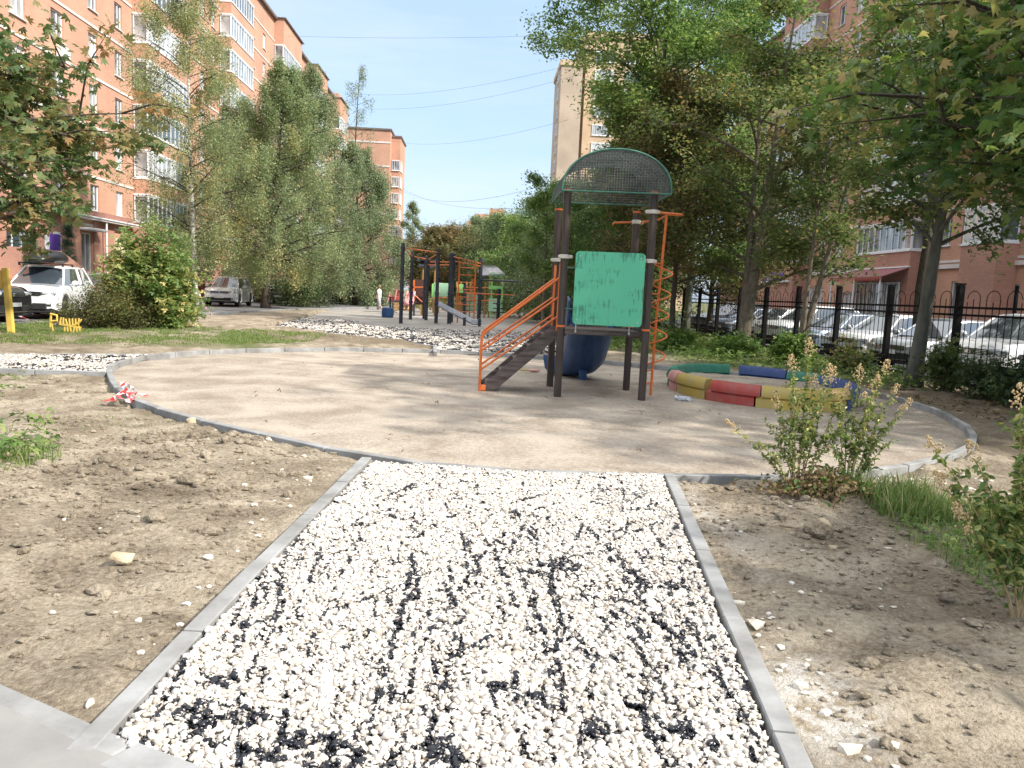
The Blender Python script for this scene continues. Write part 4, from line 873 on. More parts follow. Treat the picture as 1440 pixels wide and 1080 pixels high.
g = G(533, 437, -.05); PW = thing('person', 'walking person in pale top and long light grey trousers on the far path', 'person', (D(533, 425, 56)[0], 56, -.08), R(70))
pts = [(0, 0, .95), (0, 0, 1.12), (0, .01, 1.30), (0, 0, 1.42), (0, .015, 1.50), (.18, 0, 1.38), (.23, -.03, 1.12), (.22, .08, .90), (-.18, 0, 1.38), (-.24, .02, 1.12), (-.23, .12, .92), (.09, .02, .88), (.10, .16, .50), (.09, .06, .10), (.09, .18, .05), (-.09, 0, .88), (-.10, -.06, .50), (-.09, -.28, .14), (-.09, -.18, .05), (0, .02, 1.58), (0, .02, 1.64)]
edges = [(0, 1), (1, 2), (2, 3), (3, 4), (3, 5), (5, 6), (6, 7), (3, 8), (8, 9), (9, 10), (0, 11), (11, 12), (12, 13), (13, 14), (0, 15), (15, 16), (16, 17), (17, 18), (4, 19), (19, 20)]
rad = [(.14, .11), (.13, .10), (.15, .11), (.10, .08), .05, .055, .042, .028, .055, .042, .028, .085, .06, .042, .035, .085, .06, .042, .035, .085, .095]
hand(pts, edges, rad, 7, (0, .1, -1), 1); hand(pts, edges, rad, 10, (0, .1, -1), -1)
body = skin_body('body', pts, edges, rad, MT['skin'], PW)
def shell(name, path, rads, m, parent, n=14, sq=(1, 1)):
    mb = MB(); a = np.arange(n)*2*math.pi/n; vs = []
    for (x, y, z), (ra, rb) in zip(path, rads): vs += [(x+ra*math.cos(t), y+rb*math.sin(t), z) for t in a]
    K = len(path); fs = [(i*n+j, i*n+(j+1) % n, (i+1)*n+(j+1) % n, (i+1)*n+j) for i in range(K-1) for j in range(n)]+[tuple(range(n))[::-1], tuple((K-1)*n+j for j in range(n))]
    return mb.add(vs, fs).build(name, m, parent, smooth=True)
shell('top', [(0, 0, .86), (0, 0, 1.0), (0, 0, 1.2), (0, 0, 1.38), (0, 0, 1.47)], [(.20, .15), (.19, .14), (.19, .13), (.20, .12), (.07, .07)], MT['cloth_w'], PW)
for s, yk in ((1, .11), (-1, -.10)): shell('trouser_leg', [(s*.09, (yk+.1)*.5+.0, .10), (s*.095, yk*.9, .5), (s*.08, 0, .93)], [(.10, .11), (.10, .11), (.12, .13)], MT['cloth_g'], PW)
for s in (1, -1): mb = MB(); mb.tube([(s*.17, 0, 1.41), (s*.225, -.01, 1.25), (s*.235, -.01, 1.12)], [.075, .065, .06], 10); mb.build('sleeve', MT['cloth_w'], PW, smooth=True)
mb = MB().blob((0, -.015, 1.66), (.105, .115, .115), n=2, jag=.03); mb.build('hair', MT['hair'], PW, smooth=True)
mb = MB(); mb.blob((.035, .112, 1.63), (.012, .008, .008), n=1, jag=0); mb.blob((-.035, .112, 1.63), (.012, .008, .008), n=1, jag=0); mb.build('eye', MT['hair_d'], PW)
MB().blob((0, .125, 1.60), (.013, .02, .022), n=1, jag=0).build('nose', MT['skin'], PW, smooth=True); MB().blob((0, .115, 1.565), (.025, .008, .007), n=1, jag=0).build('mouth', MT['pink_pl'], PW, smooth=True)
# woman in floral dress leaning by the bench
PP = thing('person', 'person in a pink floral dress sitting on the tan-fronted bench', 'person', (D(577, 425, 46.7)[0], 46.75, -.05), R(-20))
pts = [(0, 0, .93), (0, .02, 1.10), (.02, .05, 1.30), (.02, .06, 1.42), (.03, .08, 1.50), (.20, .04, 1.36), (.26, -.08, 1.12), (.20, -.30, 1.0), (-.18, .04, 1.36), (-.24, -.08, 1.12), (-.16, -.30, 1.0), (.10, -.1, .90), (.12, -.46, .88), (.11, -.48, .45), (.11, -.60, .40), (-.10, -.1, .90), (-.12, -.46, .88), (-.11, -.48, .45), (-.11, -.60, .40), (.03, .06, 1.58), (.03, .06, 1.65)]
edges2 = [(0, 1), (1, 2), (2, 3), (3, 4), (3, 5), (5, 6), (6, 7), (3, 8), (8, 9), (9, 10), (0, 11), (11, 12), (12, 13), (13, 14), (0, 15), (15, 16), (16, 17), (17, 18), (4, 19), (19, 20)]
rad = [(.15, .13), (.14, .12), (.15, .12), (.10, .09), .05, .055, .042, .028, .055, .042, .028, .09, .065, .045, .035, .09, .065, .045, .035, .085, .095]
hand(pts, edges2, rad, 7, (-.2, -1, -.2), 1); hand(pts, edges2, rad, 10, (.2, -1, -.2), -1)
skin_body('body', pts, edges2, rad, MT['skin'], PP)
shell('dress', [(0, -.25, .62), (0, -.22, .85), (0, -.05, .98), (.01, .02, 1.15), (.02, .05, 1.36), (.03, .07, 1.46)], [(.30, .36), (.30, .36), (.24, .22), (.20, .15), (.22, .13), (.08, .07)], MT['cloth_p'], PP)
for s in (1, -1): MB().tube([(s*.18+.02, .05, 1.40), (s*.24, -.04, 1.22), (s*.26, -.08, 1.12)], [.08, .07, .065], 10).build('sleeve', MT['cloth_p'], PP, smooth=True)
MB().blob((.03, .085, 1.67), (.11, .12, .12), n=2, jag=.03).build('hair', MT['hair_d'], PP, smooth=True)
MB().blob((.03, -.045, 1.62), (.013, .02, .022), n=1, jag=0).build('nose', MT['skin'], PP, smooth=True)

# ================================================================ IRON FENCE
FX = 9.7
FN = thing('iron_fence', 'long black iron picket fence with looped tops in front of the parked cars', 'fence', (FX, 20, -.1))
ys = [10.3, 13.05]+[15.8+2.72*k for k in range(9)]
for y in ys:
    mb = MB().box((FX, y, .98), (.13, .13, 2.2), bev=.012); mb.box((FX, y, 2.10), (.15, .15, .03), bev=.01); mb.build('post', MT['iron'], FN, world=True)
for a, b in zip(ys[:-1], ys[1:]):
    mb = MB(); L_ = b-a-.13; ym = (a+b)/2
    for z in (1.48, 1.63, .12): mb.box((FX, ym, z), (.035, L_, .045))
    mb.box((FX, ym, 1.14), (.012, L_, .018)) if False else None
    n = 13; sp = L_/n; tp = 1.80
    for k in range(1, n):
        y = a+.065+k*sp; mb.tube([(FX, y, .02), (FX, y, tp if k % 4 else 1.74)], .0085, 4, sq=True)
    for k in (1, 4, 7, 10):
        y0, y1 = a+.065+k*sp, a+.065+(k+2)*sp; mb.tube([(FX, (y0+y1)/2-(y1-y0)/2*math.cos(t), tp+.0+.16*math.sin(t)) for t in np.linspace(0, math.pi, 9)], .0085, 4)
    mb.build('fence_panel', MT['iron'], FN, world=True)

# ================================================================ CARS
def car(name, label, x, y, heading, kind, paint, z=None, group=None, extra=None):
    """heading: world angle of the nose. kinds: suv, hatch, sedan, van"""
    z = (.08 if x < 0 else -.1) if z is None else z
    t = thing(name, label, 'car', (x, y, z), heading-math.pi/2, group)
    Lh, W, H, belt, hood = dict(suv=(2.25, .92, 1.66, 1.04, 1.03), sedan=(2.3, .88, 1.45, .92, .88), hatch=(2.02, .86, 1.49, .93, .90), van=(2.2, .92, 1.85, 1.08, 1.0))[kind]
    wr = .36 if kind in ('suv', 'van') else .32; ax = (Lh-.86, -Lh+.80); P = MT[paint]
    st_ = np.unique(np.r_[np.linspace(-Lh, Lh, 34), [a+d for a in ax for d in np.linspace(-wr-.07, wr+.07, 13)]])
    secs = []; m = 9
    for yy_ in st_:
        u = (yy_+Lh)/(2*Lh)                       # 0 rear .. 1 nose
        wsc = 1-.17*max(0, (u-.86)/.14)**2.2-.10*max(0, (.08-u)/.08)**2
        if u > .74: top = hood-(.06*(u-.74)/.26+.16*max(0, (u-.93)/.07)**2)
        elif u > .70: top = belt+(hood-belt)*(u-.70)/.04
        else: top = belt+.03*(.7-u)+(.0 if u > .12 else 0)
        if kind == 'sedan' and u < .2: top = belt+.07-.10*max(0, (.04-u)/.04)
        low = .24+.10*max(0, (u-.93)/.07)+.14*max(0, (.07-u)/.07); arch = low
        for a in ax:
            dd = (wr+.06)**2-(yy_-a)**2
            if dd > 0: arch = max(arch, wr+math.sqrt(dd))
        w_ = W*wsc; arch = min(arch, top-.18)
        pts = [(0, arch if arch > low else low), (w_-.10, arch if arch > low else low), (w_-.005, arch+.02), (w_, arch+(top-arch)*.35), (w_*.995, arch+(top-arch)*.62), (w_*.965, top-.06), (w_*.91, top), (w_*.55, top+.035), (0, top+.05)]
        secs.append([(px_, yy_, pz_) for px_, pz_ in pts]+[(-px_, yy_, pz_) for px_, pz_ in pts[-2:0:-1]])
    K = len(secs[0]); vs = [p for s_ in secs for p in s_]; n = len(secs)
    fs = [(i*K+j, (i+1)*K+j, (i+1)*K+(j+1) % K, i*K+(j+1) % K) for i in range(n-1) for j in range(K)]+[tuple(range(K)), tuple((n-1)*K+j for j in range(K))[::-1]]
    mb = MB().add(vs, fs)
    # greenhouse outline
    fb, ft = (Lh-1.20, Lh-1.95); rb, rt = dict(suv=(-Lh+.10, -Lh+.55), hatch=(-Lh+.12, -Lh+.62), sedan=(-Lh+.62, -Lh+1.25), van=(-Lh+.08, -Lh+.3))[kind]
    if kind == 'van': fb, ft = Lh-.95, Lh-1.55
    wb, wt = W*.93, W*.70; zb_, zr = belt+.01, H-.07
    B = [(wb*.86, fb, zb_), (wb, fb-.35, zb_), (wb, rb+.35, zb_), (wb*.88, rb, zb_+.03)]; Tt = [(wt*.84, ft, zr-.03), (wt, ft-.28, zr), (wt, rt+.25, zr), (wt*.88, rt, zr-.04)]
    mid = [(wb*.45, fb+.06, zb_+.01)]; midT = [(wt*.45, ft+.05, zr+.0)]
    def ringp(q, c): return [c[0]]+q+[(-a, b_, c_) for a, b_, c_ in q[::-1]]+[(-c[0][0], c[0][1], c[0][2])]
    rB, rT = ringp(B, mid), ringp(Tt, midT); k = len(rB)
    gl = MB().add(rB+rT, [(i, (i+1) % k, k+(i+1) % k, k+i) for i in range(k)][::1])
    roof = [(a*.99, b_, c_+.0) for a, b_, c_ in rT]+[(a*.86, b_*.93+(.0), c_+.055) for a, b_, c_ in rT]+[(a*.4, b_*.8, c_+.075) for a, b_, c_ in rT]
    fs = [(i, (i+1) % k, k+(i+1) % k, k+i) for i in range(k)]+[(k+i, k+(i+1) % k, 2*k+(i+1) % k, 2*k+i) for i in range(k)]+[tuple(range(2*k, 3*k)), tuple(range(k))[::-1]]
    mb.add(roof, fs)
    for s in (1, -1):
        Bq = [np.array((s*a, b_, c_)) for a, b_, c_ in B]; Tq = [np.array((s*a, b_, c_)) for a, b_, c_ in Tt]
        for i, r_ in ((0, .035), (2, .035), (3, .05)):
            mb.tube([Bq[i]-[0, 0, .03], (Bq[i]+Tq[i])/2+[s*.012, 0, .0], Tq[i]+[0, 0, .02]], r_, 6)
        mm, mt_ = (Bq[1]+Bq[2])/2, (Tq[1]+Tq[2])/2; mb.tube([mm, mt_], .028, 6)
        mb.tube([Tq[0], Tq[1], Tq[2], Tq[3]], .03, 6)
        if kind in ('suv', 'van', 'hatch'):
            mb.add([Bq[3], Tq[3], Tq[2]-[0, .02, 0], Bq[2]-[0, -.05, 0]], [(0, 1, 2, 3) if s > 0 else (3, 2, 1, 0)])
    mb.build('body', P, t, sharp=38)
    gl.build('windows', MT['glass_car'], t, sharp=25)
    # underside, grille, lamps, plates
    MB().box((0, 0, .30), (W*1.7, Lh*1.9, .2)).build('underbody', MT['black'], t)
    g_ = MB(); yf_ = Lh+.005
    g_.box((0, yf_-.01, hood-.25), (.95, .05, .13), bev=.02); g_.box((0, yf_+.0, .40), (1.25, .06, .20), bev=.03); g_.box((0, yf_-.03, .25), (1.5, .10, .08), bev=.02)
    for s in (1, -1): g_.box((s*.66, yf_-.05, .44), (.22, .10, .12), bev=.03)
    g_.build('grille', MT['black'], t); c_ = MB()
    for dz in (-.035, .0, .035): c_.box((0, yf_+.022, hood-.25+dz), (.90, .012, .012))
    c_.box((0, yf_+.03, .32), (1.2, .012, .018)); c_.box((0, yf_+.022, hood-.25), (.09, .02, .09), bev=.02); c_.build('chrome_trim', MT['chrome'], t)
    for s in (1, -1):
        MB().box((s*.66, Lh-.085, hood-.22), (.40, .17, .115), rot=(0, 0, -s*.32), bev=.035).build('headlight', MT['lamp_gl'], t, sharp=40)
        MB().box((s*(W-.13), -Lh+.03, belt-.10), (.22, .12, .17), rot=(0, 0, s*.3), bev=.03).build('tail_light', MT['tail'], t, sharp=40)
        m_ = MB(); m_.blob((s*(W+.10), fb-.25, belt+.08), (.11, .07, .085), n=2, jag=0); m_.tube([(s*(W-.05), fb-.25, belt+.02), (s*(W+.08), fb-.25, belt+.06)], .025, 6); m_.build('mirror', P, t, smooth=True)
        for yy2 in (.05, -.85 if kind != 'sedan' else -.95): MB().box((s*(W+.002), yy2+.2, belt-.14), (.03, .17, .03), bev=.008).build('door_handle', P, t)
        for a in ax:
            tyre = MB().lathe([(wr*.60, -.11), (wr*.93, -.11), (wr, -.07), (wr, .07), (wr*.93, .11), (wr*.60, .11)], 24, 0, (s*(W-.13), a, wr), 'x').build('wheel', MT['black'], t, sharp=35)
            q = MB(); q.lathe([(wr*.62, -.02), (wr*.64, .10), (wr*.60, .115), (wr*.56, .09), (wr*.54, .04), (.01, .03)] if s > 0 else [(wr*.62, .02), (wr*.64, -.10), (wr*.60, -.115), (wr*.56, -.09), (wr*.54, -.04), (.01, -.03)], 20, 0, (s*(W-.13), a, wr), 'x')
            for sp in range(5):
                an = sp*2*math.pi/5; q.box((s*(W-.13)+s*.085, a+math.cos(an)*wr*.33, wr+math.sin(an)*wr*.33), (.03, wr*.55, .055), rot=(an, 0, 0))
            q.build('rim', MT['rim'], tyre, sharp=35)
    for s, yq in ((1, yf_+.045), (-1, -Lh-.01)): MB().box((0, yq, .52 if s > 0 else .75), (.5, .012, .11)).build('number_plate', MT['plate'], t)
    return t
LG = 'cars parked in front of the orange brick block'; RG = 'cars parked nose to the iron fence'
c1 = car('parked_car', 'white car with a black roof box, beside the olive shrub', -13.95, 26.6, R(-79), 'suv', 'paint_wh', group=LG)
# roof box of the white car: lies on its rails
rb_ = MB(); pr = [(.42, 0), (.56, .07), (.58, .2), (.46, .36), (0, .43)]
vs = []; n = 13
for i in range(n):
    u = i/(n-1); yq = -1.15+2.15*u; s_ = max(.12, math.sin(math.pi*min(max(u, .03), .97))**.42)
    row = [(a*s_, yq, .02+b_*s_**1.1) for a, b_ in pr]; vs += [(a, b_, c_) for a, b_, c_ in row]+[(-a, b_, c_) for a, b_, c_ in row[-2::-1]]
K = 9; fs = [(i*K+j, i*K+(j+1) % K, (i+1)*K+(j+1) % K, (i+1)*K+j) for i in range(n-1) for j in range(K)]+[tuple(range(K))[::-1], tuple((n-1)*K+j for j in range(K))]
RBX = thing('roof_box', 'glossy black roof box carried on the roof of the white car', 'roof box', (c1.location[0], c1.location[1]-.1, c1.location[2]+1.72), c1.rotation_euler.z)
rb_.add(vs, fs).build('shell', MT['box_bk'], RBX, smooth=True)
mb = MB()
for yq in (-.55, .45): mb.box((0, yq, -.02), (1.3, .06, .035)); [mb.box((s*.62, yq, -.06), (.05, .07, .09)) for s in (1, -1)]
mb.build('crossbar', MT['black'], RBX)
car('parked_car', 'black off-roader cut off by the picture edge behind the yellow post', -14.75, 22.3, R(-5), 'suv', 'paint_bk', group=LG)
car('parked_car', 'dark hatchback whose roof shows above the olive shrub', -15.4, 33.5, R(-80), 'hatch', 'paint_gy', group=LG)
car('parked_car', 'white car parked next to the thick birch trunk and the red railing', -14.3, 46.6, R(-86), 'suv', 'paint_wh', group=LG)
car('parked_car', 'dark plum car between the birch trunk and the dark round bush', -13.9, 57.5, R(-84), 'suv', 'paint_br', group=LG)
car('parked_car', 'small white van far down the yard beyond the dark round bush', -12.8, 78, R(-92), 'van', 'paint_wh', group=LG)
car('parked_car', 'grey car half hidden behind the dark round bush', -13.6, 66, R(-90), 'hatch', 'paint_gy', group=LG)
RC = [(12.9, 14.9, 196, 'suv', 'paint_gy', 'grey car with a wide pale windscreen, the one nearest the picture edge behind the fence'),
      (13.1, 18.6, 207, 'suv', 'paint_wh', 'white car partly hidden by the straight grey tree trunk'),
      (13.2, 21.9, 203, 'sedan', 'paint_sv', 'pale silver sedan behind the fence, next beyond the white car with the grey trunk'),
      (13.0, 24.9, 205, 'hatch', 'paint_wh', 'small white hatchback behind the fence where the thin many-stemmed tree stands'),
      (13.2, 28.1, 203, 'sedan', 'paint_bl', 'blue-grey sedan seen through the fence just right of the forked trunk'),
      (13.3, 31.3, 203, 'suv', 'paint_wh', 'white car with a black grille just left of the forked trunk'),
      (13.3, 34.7, 203, 'hatch', 'paint_sv', 'silver car behind the fence, third from its far end'),
      (13.4, 38.2, 205, 'sedan', 'paint_bl', 'bluish car behind the fence, second from its far end'),
      (13.5, 41.8, 203, 'suv', 'paint_sv', 'silver car farthest along the fence, near the spiral climber')]
for x, y, h, k, p, lab in RC: car('parked_car', lab, x, y, R(h), k, p, group=RG)

# ================================================================ BUILDINGS
PROTO = {}
def win(parent, kind, w_, h_, loc, rz):
    """window: frame with sill and mullions, pane as its child; local x along the wall, -y outwards"""
    key = (kind, round(w_, 2), round(h_, 2))
    if key not in PROTO:
        f = MB(); t_ = .07
        f.box((0, 0, h_/2-t_/2), (w_, .08, t_)); f.box((0, 0, -h_/2+t_/2), (w_, .08, t_))
        for s in (-1, 1): f.box((s*(w_/2-t_/2), 0, 0), (t_, .078, h_-2*t_))
        nm = {'w': 1, 'n': 0, 'bay': max(2, int(w_/.75)), 'side': 0, 'shop': 2}[kind]
        for i in range(nm): f.box((-w_/2+w_*(i+1)/(nm+1)+(.12 if kind == 'w' else 0), 0, 0), (.06, .07, h_-2*t_))
        if kind == 'w': f.box((0, -.10, -h_/2-.03), (w_+.12, .26, .035))
        if kind == 'n': f.box((0, -.10, -h_/2-.03), (w_+.1, .26, .035))
        if kind in ('bay', 'side'): f.box((0, -.0, h_/2+.06), (w_+.05, .14, .12)); f.box((0, -.02, -h_/2-.05), (w_+.05, .16, .10))
        fo = f.build('window', MT['white']); po = MB().box((0, .02, 0), (w_-.1, .02, h_-.1)).build('pane', MT['pane'])
        PROTO[key] = (fo.data, po.data); bpy.data.objects.remove(fo); bpy.data.objects.remove(po)
    a, b = PROTO[key]; o = bpy.data.objects.new('window', a); link(o, parent); o.location = loc; o.rotation_euler = (0, 0, rz); p = bpy.data.objects.new('pane', b); link(p, o); return o
def block(B, X, s, y0, y1, H, cols, bays, mats, storey=2.73, sill0=5.1, nfl=9, vis=lambda z, y: True, band=True, depth=14, z0=-.1, ground=(), bayd=1.0):
    """long facade at X with outward normal s*X. cols: (centre, width, kind); bays: (ya, yb)"""
    bo = np.array(B.location); rz = math.pi/2 if s > 0 else -math.pi/2; wall = MB(); holes = []; wn = 0
    for (yc, ww, k) in cols:
        for fl in range(nfl):
            z = sill0+storey*fl
            if z+1.5 > H-.3: continue
            holes.append((yc-ww/2, yc+ww/2, z, z+1.45, k))
    for q in ground: holes.append(q)
    yb = sorted({y0, y1}|{h[0] for h in holes}|{h[1] for h in holes}); zb2 = sorted({z0, H}|{h[2] for h in holes}|{h[3] for h in holes}); d = .2
    for i in range(len(yb)-1):
        run = None; cy = (yb[i]+yb[i+1])/2; hz = sorted([(h[2], h[3]) for h in holes if h[0] < cy < h[1]]); z = z0
        for a, b in hz+[(H, H)]:
            if a > z: wall.add([(X, yb[i], z), (X, yb[i+1], z), (X, yb[i+1], a), (X, yb[i], a)], [(0, 1, 2, 3) if s > 0 else (3, 2, 1, 0)], 1 if False else 0)
            z = b
    for (a, b, c, e, k) in holes:
        xi = X-s*d; wall.add([(X, a, c), (X, b, c), (X, b, e), (X, a, e), (xi, a, c), (xi, b, c), (xi, b, e), (xi, a, e)], [(0, 4, 5, 1), (1, 5, 6, 2), (2, 6, 7, 3), (3, 7, 4, 0), (4, 7, 6, 5)])
        if vis(c, (a+b)/2): win(B, k, b-a, e-c, (X-s*.13-bo[0], (a+b)/2-bo[1], (c+e)/2-bo[2]), rz); wn += 1
    xb = X-s*depth
    wall.add([(X, y0, z0), (xb, y0, z0), (xb, y0, H), (X, y0, H), (X, y1, z0), (xb, y1, z0), (xb, y1, H), (X, y1, H)], [(0, 1, 2, 3) if s < 0 else (3, 2, 1, 0), (4, 5, 6, 7) if s > 0 else (7, 6, 5, 4), (1, 5, 6, 2)])
    wall.build('wall', mats[0], B, world=True)
    # darker brick plinth storey in front of the wall plane, and slab bands
    MB().box((xb/2+X/2+s*.1, (y0+y1)/2, H+.12), (depth+.5, y1-y0+.4, .25)).build('roof', MT['roofing'], B, world=True)
    if band:
        bm_ = MB()
        for fl in range(0, nfl+1):
            z = sill0-.85+storey*fl
            if z > H-1: break
            segs_ = []; y = y0
            for (ya, yb_) in bays: segs_.append((y, ya)); y = yb_
            segs_.append((y, y1))
            for a, b in segs_:
                if b-a > .2: MB().box((X+s*.02, (a+b)/2, z), (.06, b-a, .13)).build('string_course', MT['band'], B, world=True)
    for (ya, yb_) in bays:
        hb = H+(.15 if s > 0 else .4); m_ = MB(); xo = X+s*bayd
        zs = [z0]+[v for fl in range(nfl) if sill0+storey*fl+1.6 < H for v in (sill0+storey*fl-.15, sill0+storey*fl+1.5)]+[hb]
        for i in range(0, len(zs), 2): MB().box(((X+xo)/2-s*.01, (ya+yb_)/2, (zs[i]+zs[i+1])/2), (bayd-.02, yb_-ya, zs[i+1]-zs[i])).build('bay_apron', mats[1], B, world=True)
        c_ = MB().box(((X+xo)/2+s*.05, (ya+yb_)/2, hb+.05), (bayd+.3, yb_-ya+.3, .1)); c_.build('bay_roof', MT['roofing'], B, world=True)
        for i in range(1, len(zs)-1, 2):
            zc, hh = (zs[i]+zs[i+1])/2, zs[i+1]-zs[i]
            if not vis(zs[i], ya): continue
            win(B, 'bay', yb_-ya-.1, hh-.02, (xo-s*.06-bo[0], (ya+yb_)/2-bo[1], zc-bo[2]), rz)
            win(B, 'side', bayd-.12, hh-.02, ((X+xo)/2-bo[0], ya+.06-bo[1], zc-bo[2]), 0)
LB = thing('apartment_block', 'long orange brick apartment block with white bay windows behind the birches', 'apartment block', (-22, 25, -.1))
visL = lambda z, y: z < 1.5+.37*y and (z > 0)
gl_ = [(45.3, 46.7, 1.5, 3.8, 'w'), (49.3, 50.3, 1.4, 3.2, 'n'), (38.3, 40.6, 1.9, 3.5, 'shop')]
block(LB, -22, 1, 24, 131, 28.2, [(34.34, 1.3, 'w'), (39.76, 1.3, 'w'), (43.33, 1.25, 'w'), (47.11, 1.05, 'w'), (50.28, 1.0, 'w'), (61.52, 1.0, 'w'), (64.79, 1.0, 'w'), (67.25, 0.9, 'w'), (78.49, 1.0, 'w'), (82.37, 1.0, 'w'), (96.58, 1.1, 'w'), (100.16, 1.1, 'w'), (114.46, 1.2, 'w')],
      [(52.12, 58.87), (68.68, 75.22), (86.05, 94.43), (102.71, 109.87), (119.57, 126.22)], [MT['brick_or'], MT['brick_or']], vis=visL, ground=gl_)
# plinth storey: darker red brick skin with a white-trimmed ledge
mb = MB(); 
for a, b in ((24, 38.25), (40.65, 45.25), (46.75, 49.25), (50.35, 52.05), (59, 68.5), (75.3, 86), (94.6, 102.6), (110, 119)): MB().box((-21.95, (a+b)/2, 2.2), (.12, b-a, 4.6)).build('plinth', MT['brick_rd'], LB, world=True)
for a, b in ((38.25, 40.65, 1.9), (45.25, 46.75, 1.5), (49.25, 50.35, 1.4))[:0]: pass
for a, b, zt in ((38.25, 40.65, 1.9), (45.25, 46.75, 1.5), (49.25, 50.35, 1.4)): MB().box((-21.95, (a+b)/2, (zt-.1)/2), (.12, b-a, zt+.1)).build('plinth', MT['brick_rd'], LB, world=True)
mb = MB(); mb.box((-21.75, 37, 4.60), (.55, 29.5, .14)); mb.build('ledge', MT['band'], LB, world=True)
mb = MB(); mb.box((-21.9, 37, 4.87), (.2, 29.5, .38)); mb.build('spandrel', MT['brick_dk'], LB, world=True)
MB().tube([(-21.45, 22, 4.66), (-21.45, 52, 4.66)], .05, 6).build('gutter', MT['white'], LB, world=True)
MB().tube([(-21.6, 47.6, 4.6), (-21.6, 47.6, 0)], .06, 6).build('drainpipe', MT['white'], LB, world=True)
MB().box((-21.6, 46, 3.98), (.7, 2.0, .14), bev=.03).build('canopy', MT['white'], LB, world=True)
MB().box((-21.86, 50.5, 3.1), (.1, 2.4, 1.3)).build('cream_fascia', MT['sign_cr'], LB, world=True)
for (y, z) in ((60.4, 14.9), (43.4, 12.7), (36.5, 15.6), (83.4, 15.9), (81, 18.3), (95.4, 18.9), (66.1, 12.0)):
    a = MB().box((-21.75, y, z), (.34, .82, .58), bev=.03); a.build('air_conditioner', MT['ac'], LB, world=True)
# chimney turrets on the roof line
for y in (91, 123.6): MB().box((-22.6, y, 28.9), (1.6, 2.2, 1.6)).build('roof_turret', MT['brick_or'], LB, world=True)
sg = thing('shop_sign', 'navy blue sign board with pale lettering on the cream wall beside the maple bush', 'sign', (-21.76, 50.9, 2.05))
MB().box((0, 0, 0), (.08, 1.5, 1.25), bev=.02).build('board', MT['sign_bl'], sg)
def lettering(txt, size, loc, rot, m, parent, name='lettering'):
    cu = bpy.data.curves.new('t', 'FONT'); cu.body = txt; cu.size = size; cu.align_x = 'CENTER'; cu.align_y = 'CENTER'; cu.extrude = .008
    o = bpy.data.objects.new('t', cu); COL.objects.link(o); bpy.context.view_layer.update(); me = bpy.data.meshes.new_from_object(o.evaluated_get(bpy.context.evaluated_depsgraph_get()))
    bpy.data.objects.remove(o); me.materials.clear(); me.materials.append(m); q = bpy.data.objects.new(name, me); link(q, parent); q.location = loc; q.rotation_euler = rot; return q
mb = MB()
for i, (z, w_) in enumerate(((.38, .9), (.15, .7), (-.08, .95), (-.36, 1.1))): mb.box((.05, 0, z), (.02, w_, .07))
mb.build('text_line', MT['white'], sg)
# garden wall, steps and ramp in front
GW = thing('stair_wall', 'red brick stair parapet with sloping top below the block windows', 'wall', (-20.4, 36, -.1))
MB().add([(-20.6, 30, -.1), (-20.6, 43.5, -.1), (-20.6, 43.5, 1.3), (-20.6, 39.8, 2.55), (-20.6, 30, 2.55), (-20.2, 30, -.1), (-20.2, 43.5, -.1), (-20.2, 43.5, 1.3), (-20.2, 39.8, 2.55), (-20.2, 30, 2.55)],
         [(0, 1, 2, 3, 4), (9, 8, 7, 6, 5), (0, 5, 6, 1), (1, 6, 7, 2), (2, 7, 8, 3), (3, 8, 9, 4), (4, 9, 5, 0)]).build('parapet', MT['brick_rd'], GW, world=True)
MB().box((-20.12, 34.4, .5), (.12, 8.6, 1.3)).build('tiled_base', MT['red_tile'], GW, world=True)
DR = thing('entrance_door', 'violet shop door in a white frame above the stair parapet', 'door', (-21.84, 42.2, 2.5))
MB().box((0, 0, 0), (.1, 1.5, 2.2), bev=.02).build('door_frame', MT['white'], DR); MB().box((.04, .1, 0), (.06, 1.05, 1.95)).build('door_leaf', MT['purple'], DR)
RL = thing('ramp_railing', 'red-panelled ramp railing with white handrails beside the parked white car', 'railing', (-19, 55, -.1))
a, b = np.array([-20.8, 53.0]), np.array([-19.2, 59.0])
for i in range(3):
    p = a+(b-a)*(i/3+.02); q = a+(b-a)*((i+1)/3-.02); m_ = (p+q)/2; MB().box((m_[0], m_[1], .75), (.05, float(np.linalg.norm(q-p)), .95), rot=(0, 0, -math.atan2(b[0]-a[0], b[1]-a[1]))).build('railing_panel', MT['red_tile'], RL, world=True)
mb = MB(); mb.tube([(a[0], a[1], 1.35), (b[0], b[1], 1.45)], .035, 6)
for i in range(4): p = a+(b-a)*i/3; mb.tube([(p[0], p[1], -.1), (p[0], p[1], 1.4)], .035, 6)
mb.tube([(-19.2, 59, 1.45), (-17.6, 54.6, 1.15), (-17.6, 54.6, -.1)], .035, 6); mb.build('handrail', MT['white'], RL, world=True)
g_ = MB().prism([(-21, 52.5), (-17.5, 53), (-17.5, 60), (-21, 60)], -.1, .16); tag(g_.build('ramp', MT['rubber_pad']), kind='structure')
